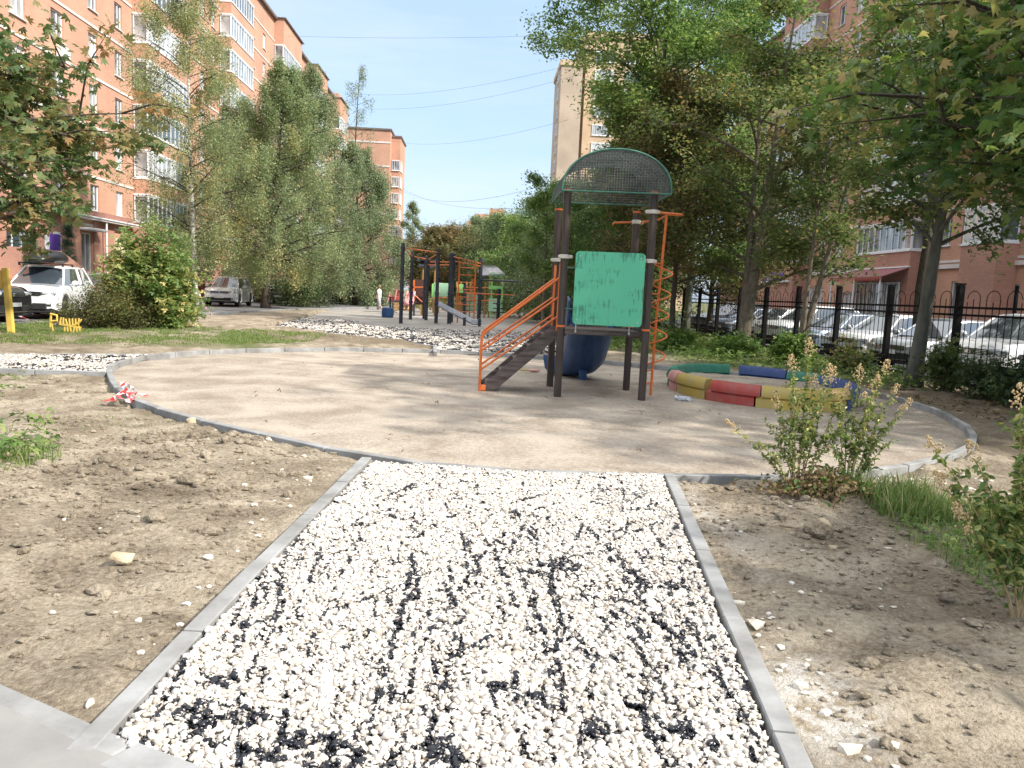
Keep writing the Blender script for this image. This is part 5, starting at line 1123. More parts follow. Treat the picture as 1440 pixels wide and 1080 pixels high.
# end wing that crosses the view
EW = thing('apartment_block', 'far orange brick wing across the end of the yard, bay windows on its corner', 'apartment block', (-20, 150, -.1))
mb = MB(); mb.box((-21.9, 154, 14.8), (9.6, 10, 30.0)); mb.box((-16.3, 155.5, 14.5), (1.7, 9, 29.2)); mb.build('wall', MT['brick_or'], EW, world=True)
mb = MB(); mb.box((-21.9, 154, 29.9), (10, 10.4, .3)); mb.box((-16.3, 155.5, 29.1), (2.1, 9.4, .3)); mb.build('roof', MT['roofing'], EW, world=True)
mb = MB()
for z in (27.6, 23.4, 19.2, 15): MB().box((-21.9, 148.97, z), (9.66, .1, .28)).build('string_course', MT['band'], EW, world=True)
for z in np.arange(7.5, 27, 2.95)[::1]:
    o = win(EW, 'bay', 1.4, 1.7, (-16.25+20, 150.9-150, z-1.2), 0); o2 = win(EW, 'bay', 3.2, 1.7, (-15.4+20, 153.2-150, z-1.2), math.pi/2)
# beige tower block
BT_ = thing('tower_block', 'tall beige brick tower block rising behind the trees', 'tower block', (25, 125, -.1))
mb = MB(); mb.box((23.6, 132, 20.2), (17.6, 14, 40.6)); mb.build('wall', MT['beige'], BT_, world=True)
mb = MB(); mb.box((12.6, 129, 18.0), (3.2, 11, 36.2)); mb.box((14.5, 131, 19.4), (.8, 9, 39)); mb.build('side_wing', MT['beige_shaded'], BT_, world=True)
mb = MB(); mb.box((23.6, 132, 40.9), (18.2, 14.6, .9)); mb.box((12.6, 129, 36.2), (3.6, 11.4, .8)); mb.build('parapet', MT['beige'], BT_, world=True)
for r_, z in enumerate(np.arange(8.0, 38.5, 2.7)):
    for c_, x in enumerate((17.7, 22.3, 26.3, 30.1)):
        if x > 18.8 and z < 20: continue
        win(BT_, 'bay', 2.9, 1.45, (x-25, 124.93-125, z+.1), 0)
    if z < 36 and z > 14: win(BT_, 'bay', 2.2, 1.5, (10.95-25, 127.5-125, z+.1), -math.pi/2)
# distant block
FB = thing('apartment_block', 'distant pinkish stepped block just above the far treetops', 'apartment block', (2, 330, 0))
mb = MB(); mb.box((5.0, 335, 16.5), (16, 12, 33)); mb.box((0, 334, 15), (12, 10, 30)); mb.box((6, 334, 34), (6, 8, 3)); mb.build('wall', MT['brick_or'], FB, world=True)
mb = MB()
for z in np.arange(20, 32, 3): mb.box((5, 328.9, z), (14, .2, 1.3))
mb.build('window', MT['pane'], FB, world=True)
# right hand block
RBk = thing('apartment_block', 'red-brown brick apartment block with glazed balconies, half hidden by maples', 'apartment block', (25, 30, -.1))
visR = lambda z, y: z < 1.5+.45*y
glr = [(52.8, 54.2, .9, 2.6, 'w'), (40.0, 41.6, 1.0, 3.2, 'w'), (36.2, 37.6, 1.0, 3.0, 'w'), (57.5, 60, .9, 3.0, 'shop')]
block(RBk, 25, -1, 31, 80, 24.5, [(33.0, 1.3, 'w'), (35.6, 1.3, 'w'), (40.5, 1.3, 'w'), (42.6, 1.0, 'w'), (52.4, 1.2, 'w'), (55.4, 1.2, 'w'), (58.2, 1.0, 'w'), (69.5, 1.2, 'w'), (72.5, 1.2, 'w')],
      [(36.5, 39.3), (44, 50.5), (60.5, 66.5), (74.5, 79)], [MT['brick_or'], MT['brick_rd']], vis=visR, nfl=7, ground=glr, bayd=1.1)
mb = MB(); mb.box((24.93, 48.0, 3.98), (.16, 32, .22)); mb.build('ledge', MT['band'], RBk, world=True)
for y0_, y1_ in ((44.6, 49.8),):
    for k in range(3): win(RBk, 'shop', 1.6, 2.3, (23.84-25, y0_+.9+k*1.75-30, 2.1), -math.pi/2)
AW = thing('shop_awning', 'faded maroon awning over the shop windows behind the white car', 'awning', (23.9, 47.3, 3.4))
MB().add([(0, -3.3, .55), (0, 3.3, .55), (-1.5, 3.3, 0), (-1.5, -3.3, 0), (0, -3.3, .50), (0, 3.3, .50), (-1.5, 3.3, -.05), (-1.5, -3.3, -.05)], [(0, 1, 2, 3), (7, 6, 5, 4), (3, 2, 6, 7), (0, 3, 7, 4), (1, 5, 6, 2)]).build('canopy_sheet', MT['awning'], AW)
mb = MB(); n = 22
for i in range(n): y = -3.3+6.6*(i+.5)/n; mb.add([(-1.51, y-.15, -.05), (-1.51, y+.15, -.05), (-1.51, y, -.33)], [(0, 1, 2)])
mb.build('pennant_edge', MT['red_pl'], AW)
MB().box((.0, 0, .60), (.12, 6.7, .08)).build('top_rail', MT['white'], AW)
for y in (-3.1, 0, 3.1): MB().tube([(-1.45, y, 0), (-1.45, y, -3.4)], .05, 6).build('awning_pole', MT['white'], AW)
SG = thing('shop_sign', 'violet lettered sign on a pale board over the shop entrance behind the forked trunk', 'sign', (23.7, 64, 3.55))
MB().box((.1, 0, -.15), (.3, 5.6, .14), bev=.02).build('board', MT['white'], SG); MB().box((.05, .1, .25), (.08, 4.2, .72), bev=.02).build('panel', MT['purple'], SG)
lettering('Эконом', .80, (-.02, .1, .24), (R(90), 0, R(-90)), mat('lilac_letters', (.62, .5, .8), None, .4), SG)

# overhead wires
def cable(label, a, b, sag, r=.012):
    pts = [tuple(np.array(a)*(1-t)+np.array(b)*t-np.array([0, 0, 4*sag*t*(1-t)])) for t in np.linspace(0, 1, 24)]; o = MB()
    p0 = np.array(pts[0]); o.tube([tuple(np.array(p)-p0) for p in pts], r, 5); q = o.build('overhead_cable', MT['wire_bk'], smooth=True); q.location = tuple(p0); return tag(q, label, 'cable')
cable('topmost overhead cable, level across the clear sky', D(385, 50, 88), D(820, 48, 82), .3, .011)
cable('faint overhead cable, upper of the mid-sky pair', D(500, 132, 100), D(800, 92, 60), .8, .009)
cable('faint overhead cable, lower of the mid-sky pair', D(500, 152, 100), D(830, 100, 60), 1.0, .009)
cable('overhead cable slanting past the corner of the far orange wing', D(550, 198, 140), D(800, 168, 70), 1.2, .011)
cable('overhead cable low in the sky, dipping deeply away from the far wing', D(556, 262, 145), D(760, 262, 60), 1.8, .012)
cable('lowest overhead cable, just under the dipping one', D(556, 258, 145), D(770, 290, 60), 1.6, .012)

# ================================================================ TREES AND PLANTS
def leaves(name, C, size, m, parent, seed, fan=1, oval=False, up=.5, aspect=.5, tint=None, down=0., spread=75):
    """leaf blades at the points C (n,3): each a kite; fan>1 makes compound leaves of several leaflets"""
    rs = np.random.RandomState(seed); n = len(C)
    nr = rs.normal(size=(n, 3)); nr[:, 2] = np.abs(nr[:, 2])*1.0+up*2; nr /= np.linalg.norm(nr, axis=1)[:, None]
    d = rs.normal(size=(n, 3)); d[:, 2] -= down*2; d -= nr*(d*nr).sum(1)[:, None]; d /= np.linalg.norm(d, axis=1)[:, None]; s = np.cross(nr, d)
    S = size*rs.uniform(.65, 1.25, n)[:, None]; V = []; tn = rs.rand(n) if tint is None else np.clip(tint+rs.normal(0, .13, n), 0, 1)
    angs = [0] if fan == 1 else np.linspace(-spread, spread, fan)
    for a in angs:
        a_ = R(a); dd = d*math.cos(a_)+s*math.sin(a_); ss = -d*math.sin(a_)+s*math.cos(a_); k = 1-.3*abs(a)/90 if fan > 1 else 1
        L_ = S*k; dr = nr*L_*-.22
        if oval:
            fo = nr*L_*.07
            for q in (1, -1): V.append(np.stack([C, C+dd*L_*.3+ss*q*L_*aspect*.42+fo, C+dd*L_*.68+ss*q*L_*aspect*.36+fo+dr*.35, C+dd*L_+dr], 1))
        else: V.append(np.stack([C, C+dd*L_*.58+ss*L_*aspect*.5, C+dd*L_+dr, C+dd*L_*.58-ss*L_*aspect*.5], 1))
    V = np.stack(V, 1).reshape(-1, 3); F = np.arange(len(V)).reshape(-1, 4); T_ = np.repeat(tn, 4*len(angs)*(2 if oval else 1))
    return bulk(name, V, F, m, parent, attrs={'tint': T_})
def tree(name, label, cat, x, y, h, crown, leafm, n_limb, per, lsize, seed, tr=.16, bark='bark', z0=-.1, lean=(0, 0), fan=1, rc=.35, droop=0., base=.25, subs=6, group=None, up=.5, aspect=.55, patch_n=1.0, forks=1, tvar=.25, sub_len=.40, rise=.35, bend=0., top=1.0, hole=0.):
    """crown: list of (height fraction, radius). Limbs reach the envelope; leaf clusters sit along their outer branchlets."""
    rs = np.random.RandomState(seed); t = thing(name, label, cat, (x, y, z0), 0, group)
    ch = np.array([c[0] for c in crown])*h; cr_ = np.array([c[1] for c in crown]); env = lambda z: float(np.interp(z, ch, cr_, left=0, right=0))
    k = 12; trunks = []; mbs = []; BK = [MT[bark], MT['bark_dk'] if bark == 'birch' else MT[bark]]
    for f in range(forks):
        mb = MB(); mbs.append(mb)
        off = np.array([0., 0]) if forks == 1 else np.array([math.cos(f*2.4+seed), math.sin(f*2.4+seed)])*h*.09
        zz = np.linspace(-.15, h*.97*(1 if f == 0 else .85), k); wob = np.cumsum(rs.normal(0, .012*h/k*2.2, (k, 2)), 0)
        zc = zz.clip(0)/h; P_ = np.stack([zc*lean[0]+off[0]*zc**1.1+wob[:, 0], zc*lean[1]+off[1]*zc**1.1+wob[:, 1], zz], 1)
        tr_ = tr*(1 if f == 0 else .75); rr = tr_*(1-.93*(zz.clip(0)/zz[-1])**.85)+.006; rr[0] *= 1.35; mb.tube(P_, rr, 9); trunks.append(P_)
    CL = []; lo = ch[0]
    for i in range(n_limb):
        P_ = trunks[i % forks]; mb = mbs[i % forks]; q = (i+.5)/n_limb; ze = lo+(ch[-1]*top-lo)*(q**.9)*.99+rs.uniform(-.03, .03)*h; ze = min(max(ze, lo), P_[-1][2]*1.02)
        az = i*2.39996+rs.uniform(-.4, .4); e = env(ze)*rs.uniform(.72, 1.08)
        zs = max(base*h*.8, ze-e*rise*rs.uniform(.7, 1.3)-.15); zs = min(zs, P_[-1][2]*.98)
        s = np.array([np.interp(zs, P_[:, 2], P_[:, 0]), np.interp(zs, P_[:, 2], P_[:, 1]), zs]); c = np.array([np.interp(ze, P_[:, 2], P_[:, 0]), np.interp(ze, P_[:, 2], P_[:, 1])])
        E_ = np.array([c[0]+e*math.cos(az), c[1]+e*math.sin(az), ze]); m_ = (s+E_)/2+np.array([0, 0, e*.10])+rs.normal(0, .06*e+.01, 3)
        u = np.linspace(0, 1, 7)[:, None]; B = (1-u)**2*s+2*u*(1-u)*m_+u*u*E_; r0 = max(.012, tr*.42*(1-zs/h)**.7)*min(1, .4+e/3); mb.tube(B, np.linspace(r0, .008, 7), 5, mat=1, cap=False)
        CL.append(B[-1]); Ld = np.linalg.norm(E_-s)
        for j in range(subs):
            uu = rs.uniform(.3, .97); a = B[0]*(1-uu)**2+2*uu*(1-uu)*m_+uu*uu*E_; dv = (E_-s)/(Ld+1e-6)*.6+rs.normal(0, .75, 3)*np.array([1, 1, .55]); dv[2] += .1-droop*.8; dv /= np.linalg.norm(dv)
            l_ = sub_len*Ld*rs.uniform(.5, 1.1)*(1.15-uu*.4); b = a+dv*l_; mid = (a+b)/2+rs.normal(0, .04*l_, 3)+[0, 0, .05*l_]; mb.tube([a, mid, b], [r0*.35+.003, r0*.22+.003, .004], 4, mat=1, cap=False); CL += [mid*.4+b*.6, b, mid]
    for mb in mbs: mb.build('trunk', BK, t, smooth=True)
    CL = np.array(CL); keep = rs.rand(len(CL)) > hole; CL = CL[keep]; n = len(CL)
    ct = rs.rand(n)*tvar*2+(.5-tvar)+.35*(vnoise(CL[:, 0], CL[:, 2], h*.16, seed))
    m = rs.poisson(per, n); idx = np.repeat(np.arange(n), m); N_ = len(idx); off = rs.normal(0, 1, (N_, 3))*rc*np.array([1, 1, .7])*rs.uniform(.5, 1.3, n)[idx][:, None]
    if droop: off = off*np.array([.55, .55, .8]); off[:, 2] -= rs.uniform(0, 1, N_)**1.2*droop*1.6
    leaves('crown', CL[idx]+off, lsize, leafm, t, seed+1, fan=fan, up=up, aspect=aspect, tint=ct[idx], down=droop)
    return t
XY = lambda px, Y: (float(D(px, 420, Y)[0]), Y)
TG = 'trees on the verge in front of the orange block'
# left: near chestnut reaching in
tree('chestnut_tree', 'chestnut reaching in over the black off-roader, its leaves in dark hanging fans', 'tree', -12.4, 15.6, 7.7, [(.36, 3.6), (.42, 5.2), (.6, 5.6), (.78, 4.4), (.9, 2.4), (1, .6)], MT['lf_chest'], 64, 13, .165, 11, tr=.22, bark='bark_dk', fan=5, rc=.30, subs=8, up=.35, aspect=.36, droop=.04, tvar=.3)
# birches along the verge
tree('birch_tree', 'slender white-trunked birch with yellowing leaves, just behind the maple bush', 'tree', *XY(276, 40), 17.5, [(.18, 1.6), (.3, 2.9), (.5, 2.9), (.75, 2.3), (1, .6)], MT['lf_birch_y'], 52, 60, .095, 12, tr=.13, bark='birch', rc=.296, droop=.65, subs=9, lean=(-.7, 0), tvar=.35, hole=.05, group=TG)
tree('birch_tree', 'broad birch with the thick dark trunk beside the white car', 'tree', *XY(373, 45), 13.6, [(.16, 2.6), (.3, 3.9), (.5, 3.6), (.75, 2.2), (1, .5)], MT['lf_birch_y'], 50, 75, .106, 13, tr=.24, bark='bark_dk', rc=.311, droop=.6, subs=8, lean=(.8, 0), tvar=.3, group=TG)
tree('birch_tree', 'dense tall birch rising behind the dark round bush', 'tree', *XY(432, 56), 16.6, [(.14, 3.0), (.3, 4.5), (.5, 4.2), (.75, 2.6), (1, .6)], MT['lf_birch'], 54, 75, .123, 14, tr=.24, bark='bark_dk', rc=.370, droop=.7, subs=8, tvar=.3, group=TG)
tree('birch_tree', 'grey-green birch at the end of the row, hanging over the walking person', 'tree', *XY(500, 62), 12.6, [(.06, 2.8), (.25, 4.1), (.5, 3.9), (.75, 2.8), (1, .8)], MT['lf_silver'], 50, 75, .134, 15, tr=.22, bark='bark_dk', rc=.370, droop=.8, subs=8, tvar=.3, group=TG)
tree('birch_tree', 'spindly birch whose thin bare-looking top sticks up against the sky', 'tree', *XY(488, 70), 20.5, [(.5, .8), (.65, 1.6), (.85, 1.5), (1, .5)], MT['lf_silver'], 20, 16, .123, 16, tr=.16, bark='bark_dk', rc=.222, droop=.6, subs=5, lean=(1.0, 0), hole=.2, group=TG)
tree('birch_tree', 'pale green birch between the two tallest of the row, in front of the bay windows', 'tree', *XY(332, 56), 14.2, [(.14, 2.6), (.35, 3.9), (.6, 3.4), (.85, 2.0), (1, .5)], MT['lf_birch'], 46, 70, .123, 17, tr=.2, bark='birch', rc=.370, droop=.8, subs=8, group=TG)
# far trees down the middle
FG = 'far trees at the end of the yard'
tree('poplar_tree', 'thin pale poplar alone in the sky gap just past the far orange wing', 'tree', *XY(576, 120), 14.5, [(.1, 1.6), (.4, 2.0), (.8, 1.3), (1, .4)], MT['lf_silver'], 24, 40, .224, 21, tr=.2, rc=.444, droop=.3, group=FG, hole=.2)
tree('chestnut_tree', 'low reddish-brown chestnut behind the black workout posts', 'tree', *XY(618, 78), 7.6, [(.1, 3.0), (.4, 4.3), (.75, 3.4), (1, .8)], MT['lf_red'], 36, 40, .190, 22, tr=.22, rc=.407, fan=3, group=FG)
tree('maple_tree', 'olive tree low behind the orange wall bars', 'tree', *XY(650, 88), 8.4, [(.05, 3.5), (.4, 4.6), (.75, 3.6), (1, .8)], MT['lf_olive'], 34, 46, .18, 23, tr=.22, rc=.7, group=FG)
tree('poplar_tree', 'light yellow-green feathery tree in front of the distant stepped block', 'tree', *XY(668, 118), 12.8, [(.1, 3.5), (.4, 5.0), (.7, 3.6), (1, .6)], MT['lf_birch'], 36, 60, .246, 24, tr=.24, rc=.592, group=FG, droop=.3)
tree('poplar_tree', 'pale rounded treetop beside the feathery one', 'tree', *XY(702, 112), 12.2, [(.1, 4.0), (.45, 5.2), (.75, 4.0), (1, 1)], MT['lf_birch_y'], 36, 60, .246, 25, tr=.24, rc=.592, group=FG)
tree('linden_tree', 'dark green round tree above the grey gabled play tower', 'tree', *XY(716, 72), 8.2, [(.05, 3.0), (.35, 4.6), (.7, 3.9), (1, 1)], MT['lf_dark'], 40, 60, .16, 26, tr=.24, rc=.65, group=FG)
tree('linden_tree', 'mid green tree filling the gap behind the orange handrails', 'tree', *XY(765, 52), 7.4, [(.03, 2.8), (.35, 4.4), (.7, 3.7), (1, .8)], MT['lf_linden'], 40, 60, .146, 27, tr=.2, rc=.370, group=FG)
tree('linden_tree', 'grey-green tree right behind the play tower posts', 'tree', *XY(800, 44), 7.6, [(.03, 2.6), (.35, 3.6), (.7, 3.0), (1, .7)], MT['lf_silver'], 40, 60, .134, 28, tr=.2, rc=.333, group=FG)
tree('linden_tree', 'low dark tree beyond the green panel of the play tower', 'tree', *XY(870, 40), 6.6, [(.03, 2.8), (.35, 3.6), (.7, 3.0), (1, .7)], MT['lf_dark'], 40, 60, .12, 29, tr=.2, rc=.45, group=FG)
# right: poplar and maples
RGp = 'trees between the play tower and the iron fence'
tree('poplar_tree', 'tallest pale-trunked poplar in front of the beige tower block', 'tree', *XY(903, 29), 15.0, [(.30, 1.0), (.45, 1.7), (.58, 2.4), (.68, 4.6), (.85, 4.4), (1, 2.2)], MT['lf_linden'], 52, 58, .15, 31, tr=.21, bark='bark_grey', rc=.281, subs=8, tvar=.32, base=.3, group=RGp, hole=.12, lean=(.5, 0))
tree('poplar_tree', 'second thinner poplar stem close beside the pale-trunked one', 'tree', *XY(968, 34), 14.5, [(.2, 2.2), (.4, 4.0), (.7, 3.4), (1, 1.0)], MT['lf_linden'], 44, 44, .134, 32, tr=.16, bark='bark_grey', rc=.311, subs=8, group=RGp)
tree('linden_tree', 'fresh green tree whose lower boughs show under the mesh roof of the play tower', 'tree', *XY(872, 31), 7.4, [(.15, 2.0), (.4, 2.7), (.7, 2.3), (1, .7)], MT['lf_linden'], 38, 56, .106, 33, tr=.14, rc=.252, subs=8, group=RGp)
tree('linden_tree', 'loose leafy sapling whose boughs stick out to the left of the mesh roof', 'tree', *XY(765, 30), 5.9, [(.35, .8), (.6, 1.4), (.9, 1.2), (1, .5)], MT['lf_linden'], 18, 40, .101, 34, tr=.08, rc=.192, subs=6, group=RGp)
tree('maple_tree', 'straight dark-trunked maple just right of the spiral climber', 'tree', *XY(950, 27), 9.0, [(.27, 1.6), (.4, 2.6), (.65, 2.8), (1, .8)], MT['lf_red'], 34, 34, .123, 35, tr=.11, bark='bark_dk', rc=.266, subs=8, base=.3, group=RGp)
tree('maple_tree', 'forked maple with a thick brown trunk leaning over the fence line', 'tree', *XY(1048, 24.6), 10.4, [(.24, 2.0), (.4, 3.2), (.65, 3.2), (1, 1.0)], MT['lf_maple'], 34, 30, .134, 36, tr=.22, bark='bark', rc=.281, subs=8, base=.22, lean=(.9, 0), forks=3, group=RGp)
tree('maple_tree', 'thin many-stemmed maple against the brick wall between two fence posts', 'tree', *XY(1128, 21.5), 8.4, [(.32, .9), (.5, 1.6), (.75, 1.8), (1, .9)], MT['lf_maple'], 22, 24, .134, 37, tr=.10, bark='bark', rc=.252, subs=6, base=.18, forks=3, lean=(.8, 0), group=RGp)
tree('maple_tree', 'maple with a straight smooth grey trunk standing in front of the white car', 'tree', *XY(1294, 16.2), 8.6, [(.40, 1.4), (.52, 2.4), (.75, 2.6), (1, 1.2)], MT['lf_maple'], 28, 22, .146, 38, tr=.165, bark='bark_grey', rc=.252, subs=8, base=.36, lean=(.65, .2), group=RGp)
tree('chestnut_tree', 'near chestnut with browning leaf fans reaching in over the parked cars and fence', 'tree', 10.9, 10.4, 9.0, [(.42, 4.0), (.52, 5.9), (.68, 5.8), (.85, 3.8), (1, 1.0)], MT['lf_chest_r'], 74, 13, .165, 39, tr=.26, bark='bark_dk', fan=5, rc=.30, subs=9, up=.35, aspect=.38, droop=.1, base=.3, tvar=.3)
tree('maple_tree', 'tall maple between the fence and the brick block, filling the top of the view', 'tree', 12.75, 22.5, 13.5, [(.45, 1.8), (.6, 3.0), (.8, 3.2), (1, 1.5)], MT['lf_maple'], 24, 26, .157, 40, tr=.2, bark='bark_dk', rc=.311, subs=8, base=.3, group=RGp, hole=.12)
tree('maple_tree', 'reddish-leaved maple far along the fence near the last cars', 'tree', *XY(1000, 38), 9.5, [(.2, 2.6), (.4, 4.0), (.7, 3.4), (1, 1)], MT['lf_red'], 34, 36, .157, 41, tr=.16, bark='bark_dk', rc=.333, subs=8, group=RGp)
# bushes
def bush(name, label, px, Y, w_, h_, leafm, seed, n=60, per=60, ls=.07, rc=.16, fan=1, aspect=.6, flat=.0, z0=-.1, squash=1.):
    rs = np.random.RandomState(seed); x, y = XY(px, Y); t = thing(name, label, 'shrub', (x, y, z0)); mb = MB(); CL = []
    for i in range(n):
        az = rs.uniform(0, 2*math.pi); el = math.asin(rs.uniform(0, 1)**.8); rr = rs.uniform(.75, 1.05); e = np.array([math.cos(az)*math.cos(el)*w_/2*rr, math.sin(az)*math.cos(el)*w_/2*rr*squash, .08+math.sin(el)*h_*rr])
        b0 = np.array([rs.normal(0, .06*w_), rs.normal(0, .06*w_), 0]); m_ = b0*.4+e*.5+[0, 0, .12*h_]
        mb.tube([b0, m_, e], [.018, .011, .004], 4, cap=False); CL += [e, m_*.3+e*.7, m_*.8+e*.2]
    mb.build('stems', MT['bark'], t, smooth=True); CL = np.array(CL); k = len(CL); idx = np.repeat(np.arange(k), rs.poisson(per, k)); off = rs.normal(0, rc, (len(idx), 3))*rs.uniform(.6, 1.3, k)[idx][:, None]
    P_ = CL[idx]+off; P_[:, 2] = np.abs(P_[:, 2]); ct = .5+rs.uniform(-.28, .28, k)+.5*vnoise(CL[:, 0], CL[:, 2]+CL[:, 1], .5, seed)
    leaves('foliage', P_, ls, leafm, t, seed+1, fan=fan, aspect=aspect, tint=ct[idx]); return t
bush('shrub', 'big yellow-green maple bush standing between the olive shrub and the pale birch', 213, 23.5, 2.7, 3.1, MT['lf_bush'], 51, n=90, per=28, ls=.13, rc=.18, fan=3)
bush('shrub', 'low sprawling olive-brown shrub hiding the rear of the white car', 160, 22.6, 2.4, 1.35, MT['lf_olive'], 52, n=90, per=55, ls=.06, rc=.16)
bush('shrub', 'small olive sprig of shrub at the foot of the white car bumper', 98, 23.6, .7, .9, MT['lf_olive'], 53, n=18, per=22, ls=.055, rc=.12)
bush('shrub', 'dark round bush under the birches next to the thick dark trunk', 426, 51, 3.4, 2.9, MT['lf_dark'], 54, n=80, per=60, ls=.10, rc=.3)
bush('shrub', 'dark low bush by the trunks at the end of the birch row', 488, 64, 5.0, 2.0, MT['lf_dark'], 55, n=60, per=50, ls=.12, rc=.35)
bush('shrub', 'small green bush between the plum car and the brick block', 365, 60, 2.6, 2.4, MT['lf_linden'], 56, n=40, per=40, ls=.12, rc=.3)
x, y = XY(45, 37); tree('fir_tree', 'small feathery conifer growing behind the bonnet of the white car', 'tree', x, y, 3.0, [(.08, 1.0), (.4, .8), (1, .1)], MT['lf_conifer'], 34, 26, .12, 57, tr=.05, rc=.14, subs=5, aspect=.2)
x, y = XY(99, 42); tree('fir_tree', 'tiny narrow conifer close to the brick wall beyond the roof box', 'tree', x, y, 4.1, [(.1, .35), (.5, .35), (1, .08)], MT['lf_conifer'], 30, 24, .12, 58, tr=.04, rc=.12, subs=4, aspect=.2)
for i, (px, Y, w_, h_, lab) in enumerate([(1345, 15.3, .8, 1.0, 'leafy sapling shrub at the foot of the straight grey trunk, by the fence post'), (1395, 14.6, 1.2, .75, 'dark leafy shrub below the grey car near the picture edge'), (1205, 18.6, 1.0, .7, 'dark shrub in front of the bonnet of the white car behind the fence'), (1120, 21.0, 1.1, .8, 'low green shrub under the thin many-stemmed maple'), (1040, 23.4, 1.4, .6, 'low weedy shrub around the forked trunk'), (960, 25, 1.4, .7, 'low weedy shrub behind the spiral climber'), (1435, 13.6, 1.1, .8, 'dark shrub cut by the picture edge before the fence')]):
    bush('shrub', lab, px, Y, w_, h_, MT['lf_maple'] if i in (0, 2) else MT['lf_dark'] if i in (1, 6) else MT['lf_weed'], 60+i, n=24 if i in (1, 6, 2) else 34, per=11 if i in (0, 1, 2, 6) else 20, ls=.09, rc=.13, fan=3)
# foreground privet-like plants with dried flower heads
def panicle(mb, p, d, L_, rs):
    d = d/np.linalg.norm(d); n = int(75*L_/.12)
    for k in range(n):
        u = rs.uniform(0, 1); r_ = .026*(1-u)**.6*L_/.12+.002; q = p+d*L_*u+rs.normal(0, 1, 3)*r_*np.array([1, 1, .6]); s = rs.uniform(.0035, .006); mb.blob(q, (s, s, s*1.4), seed=rs.randint(1e6), n=1, jag=.2)
def privet(name, label, x, y, stems, seed, lsz=.036, spread=1.0):
    rs = np.random.RandomState(seed); t = thing(name, label, 'shrub', (x, y, -.05)); st = MB(); pn = MB(); LP = []
    for (dx, dy, h_, bx, by, fl) in stems:
        b = np.array([bx, by, 0]); e = np.array([bx+dx, by+dy, h_]); m_ = (b+e)/2+np.array([-dx*.22, -dy*.22, h_*.06])+rs.normal(0, .012, 3); u = np.linspace(0, 1, 14)[:, None]; B = (1-u)**2*b+2*u*(1-u)*m_+u*u*e
        st.tube(B, np.linspace(.0062, .0022, 14), 5, cap=False); L_ = np.linalg.norm(e-b)
        def foliate(B_, u0, dens):
            n = int(dens*np.linalg.norm(B_[-1]-B_[0])/.05)
            for k in range(n):
                uu = u0+(1-u0)*(k+rs.rand())/n; p = np.array([np.interp(uu, np.linspace(0, 1, len(B_)), B_[:, c]) for c in range(3)]); LP.append(p+rs.normal(0, .006, 3))
        foliate(B, .28, 4.0)
        for j in range(int(5*L_/.9)+2):
            uu = rs.uniform(.35, .92); a = np.array([np.interp(uu, np.linspace(0, 1, 14), B[:, c]) for c in range(3)]); l_ = rs.uniform(.08, .24)*(1.3-uu); dv = np.array([rs.normal(0, 1), rs.normal(0, 1), rs.uniform(.3, 1.3)]); dv /= np.linalg.norm(dv); q = a+dv*l_
            bb = np.array([a, (a+q)/2+[0, 0, .01], q]); st.tube(bb, [.0025, .002, .0015], 4, cap=False); foliate(bb, .1, 6.5)
            if fl and uu > .72 and rs.rand() < .3: pn = MB(); panicle(pn, q, dv+[0, 0, .6], .05, rs); pn.build('flower_head', MT['panicle'], t, smooth=True)
        if fl: pn = MB(); panicle(pn, B[-1], B[-1]-B[-3]+np.array([0, 0, .04]), rs.uniform(.09, .15), rs); pn.build('flower_head', MT['panicle'], t, smooth=True)
    st.build('stems', MT['stem'], t, smooth=True)
    LP = np.array(LP); leaves('foliage', LP, lsz, MT['lf_privet'], t, seed+1, oval=True, up=.15, aspect=.6, tint=np.clip(rs.rand(len(LP))*.75+.25, 0, 1)); return t
rs = np.random.RandomState(77); A_ = [(-.10, 0, 1.02, 0, 0, 1), (.02, .05, 1.16, .03, .02, 1), (.12, -.04, .98, .05, 0, 1), (.2, .05, .92, .06, .03, 1), (-.50, .05, .50, -.02, 0, 1), (-.33, -.05, .42, -.02, -.02, 0), (-.18, .04, .74, 0, 0, 1), (.02, -.05, .62, .02, 0, 0), (.28, .05, .80, .08, 0, 1), (-.05, .1, .85, .0, .04, 0), (.10, .1, .72, .05, 0, 0), (.22, -.08, .56, .08, 0, 0), (-.12, -.1, .5, 0, 0, 0), (.06, .0, .9, .02, 0, 1), (-.26, .1, .58, 0, 0, 0)]
privet('privet_shrub', 'leggy shrub in the clump, the one with a drooping side shoot', 2.70, 6.42, A_, 71)
A2 = [(.05, .05, .98, 0, 0, 1), (.2, 0, 1.05, .03, 0, 1), (.3, .05, .86, .05, 0, 1), (-.08, .04, .82, -.02, 0, 0), (.12, -.05, .9, .02, 0, 1), (.38, .02, .74, .05, 0, 1), (.26, -.06, .62, .04, 0, 0), (-.02, .08, .68, 0, 0, 0), (.16, .08, .7, .02, 0, 0), (.33, .0, .5, .05, 0, 0), (-.15, 0, .6, -.02, 0, 0), (.08, 0, .56, 0, 0, 0)]
privet('privet_shrub', 'leggy pale-stemmed shrub in the clump, without side shoot, farther from the gravel path', 3.10, 6.35, A2, 72)
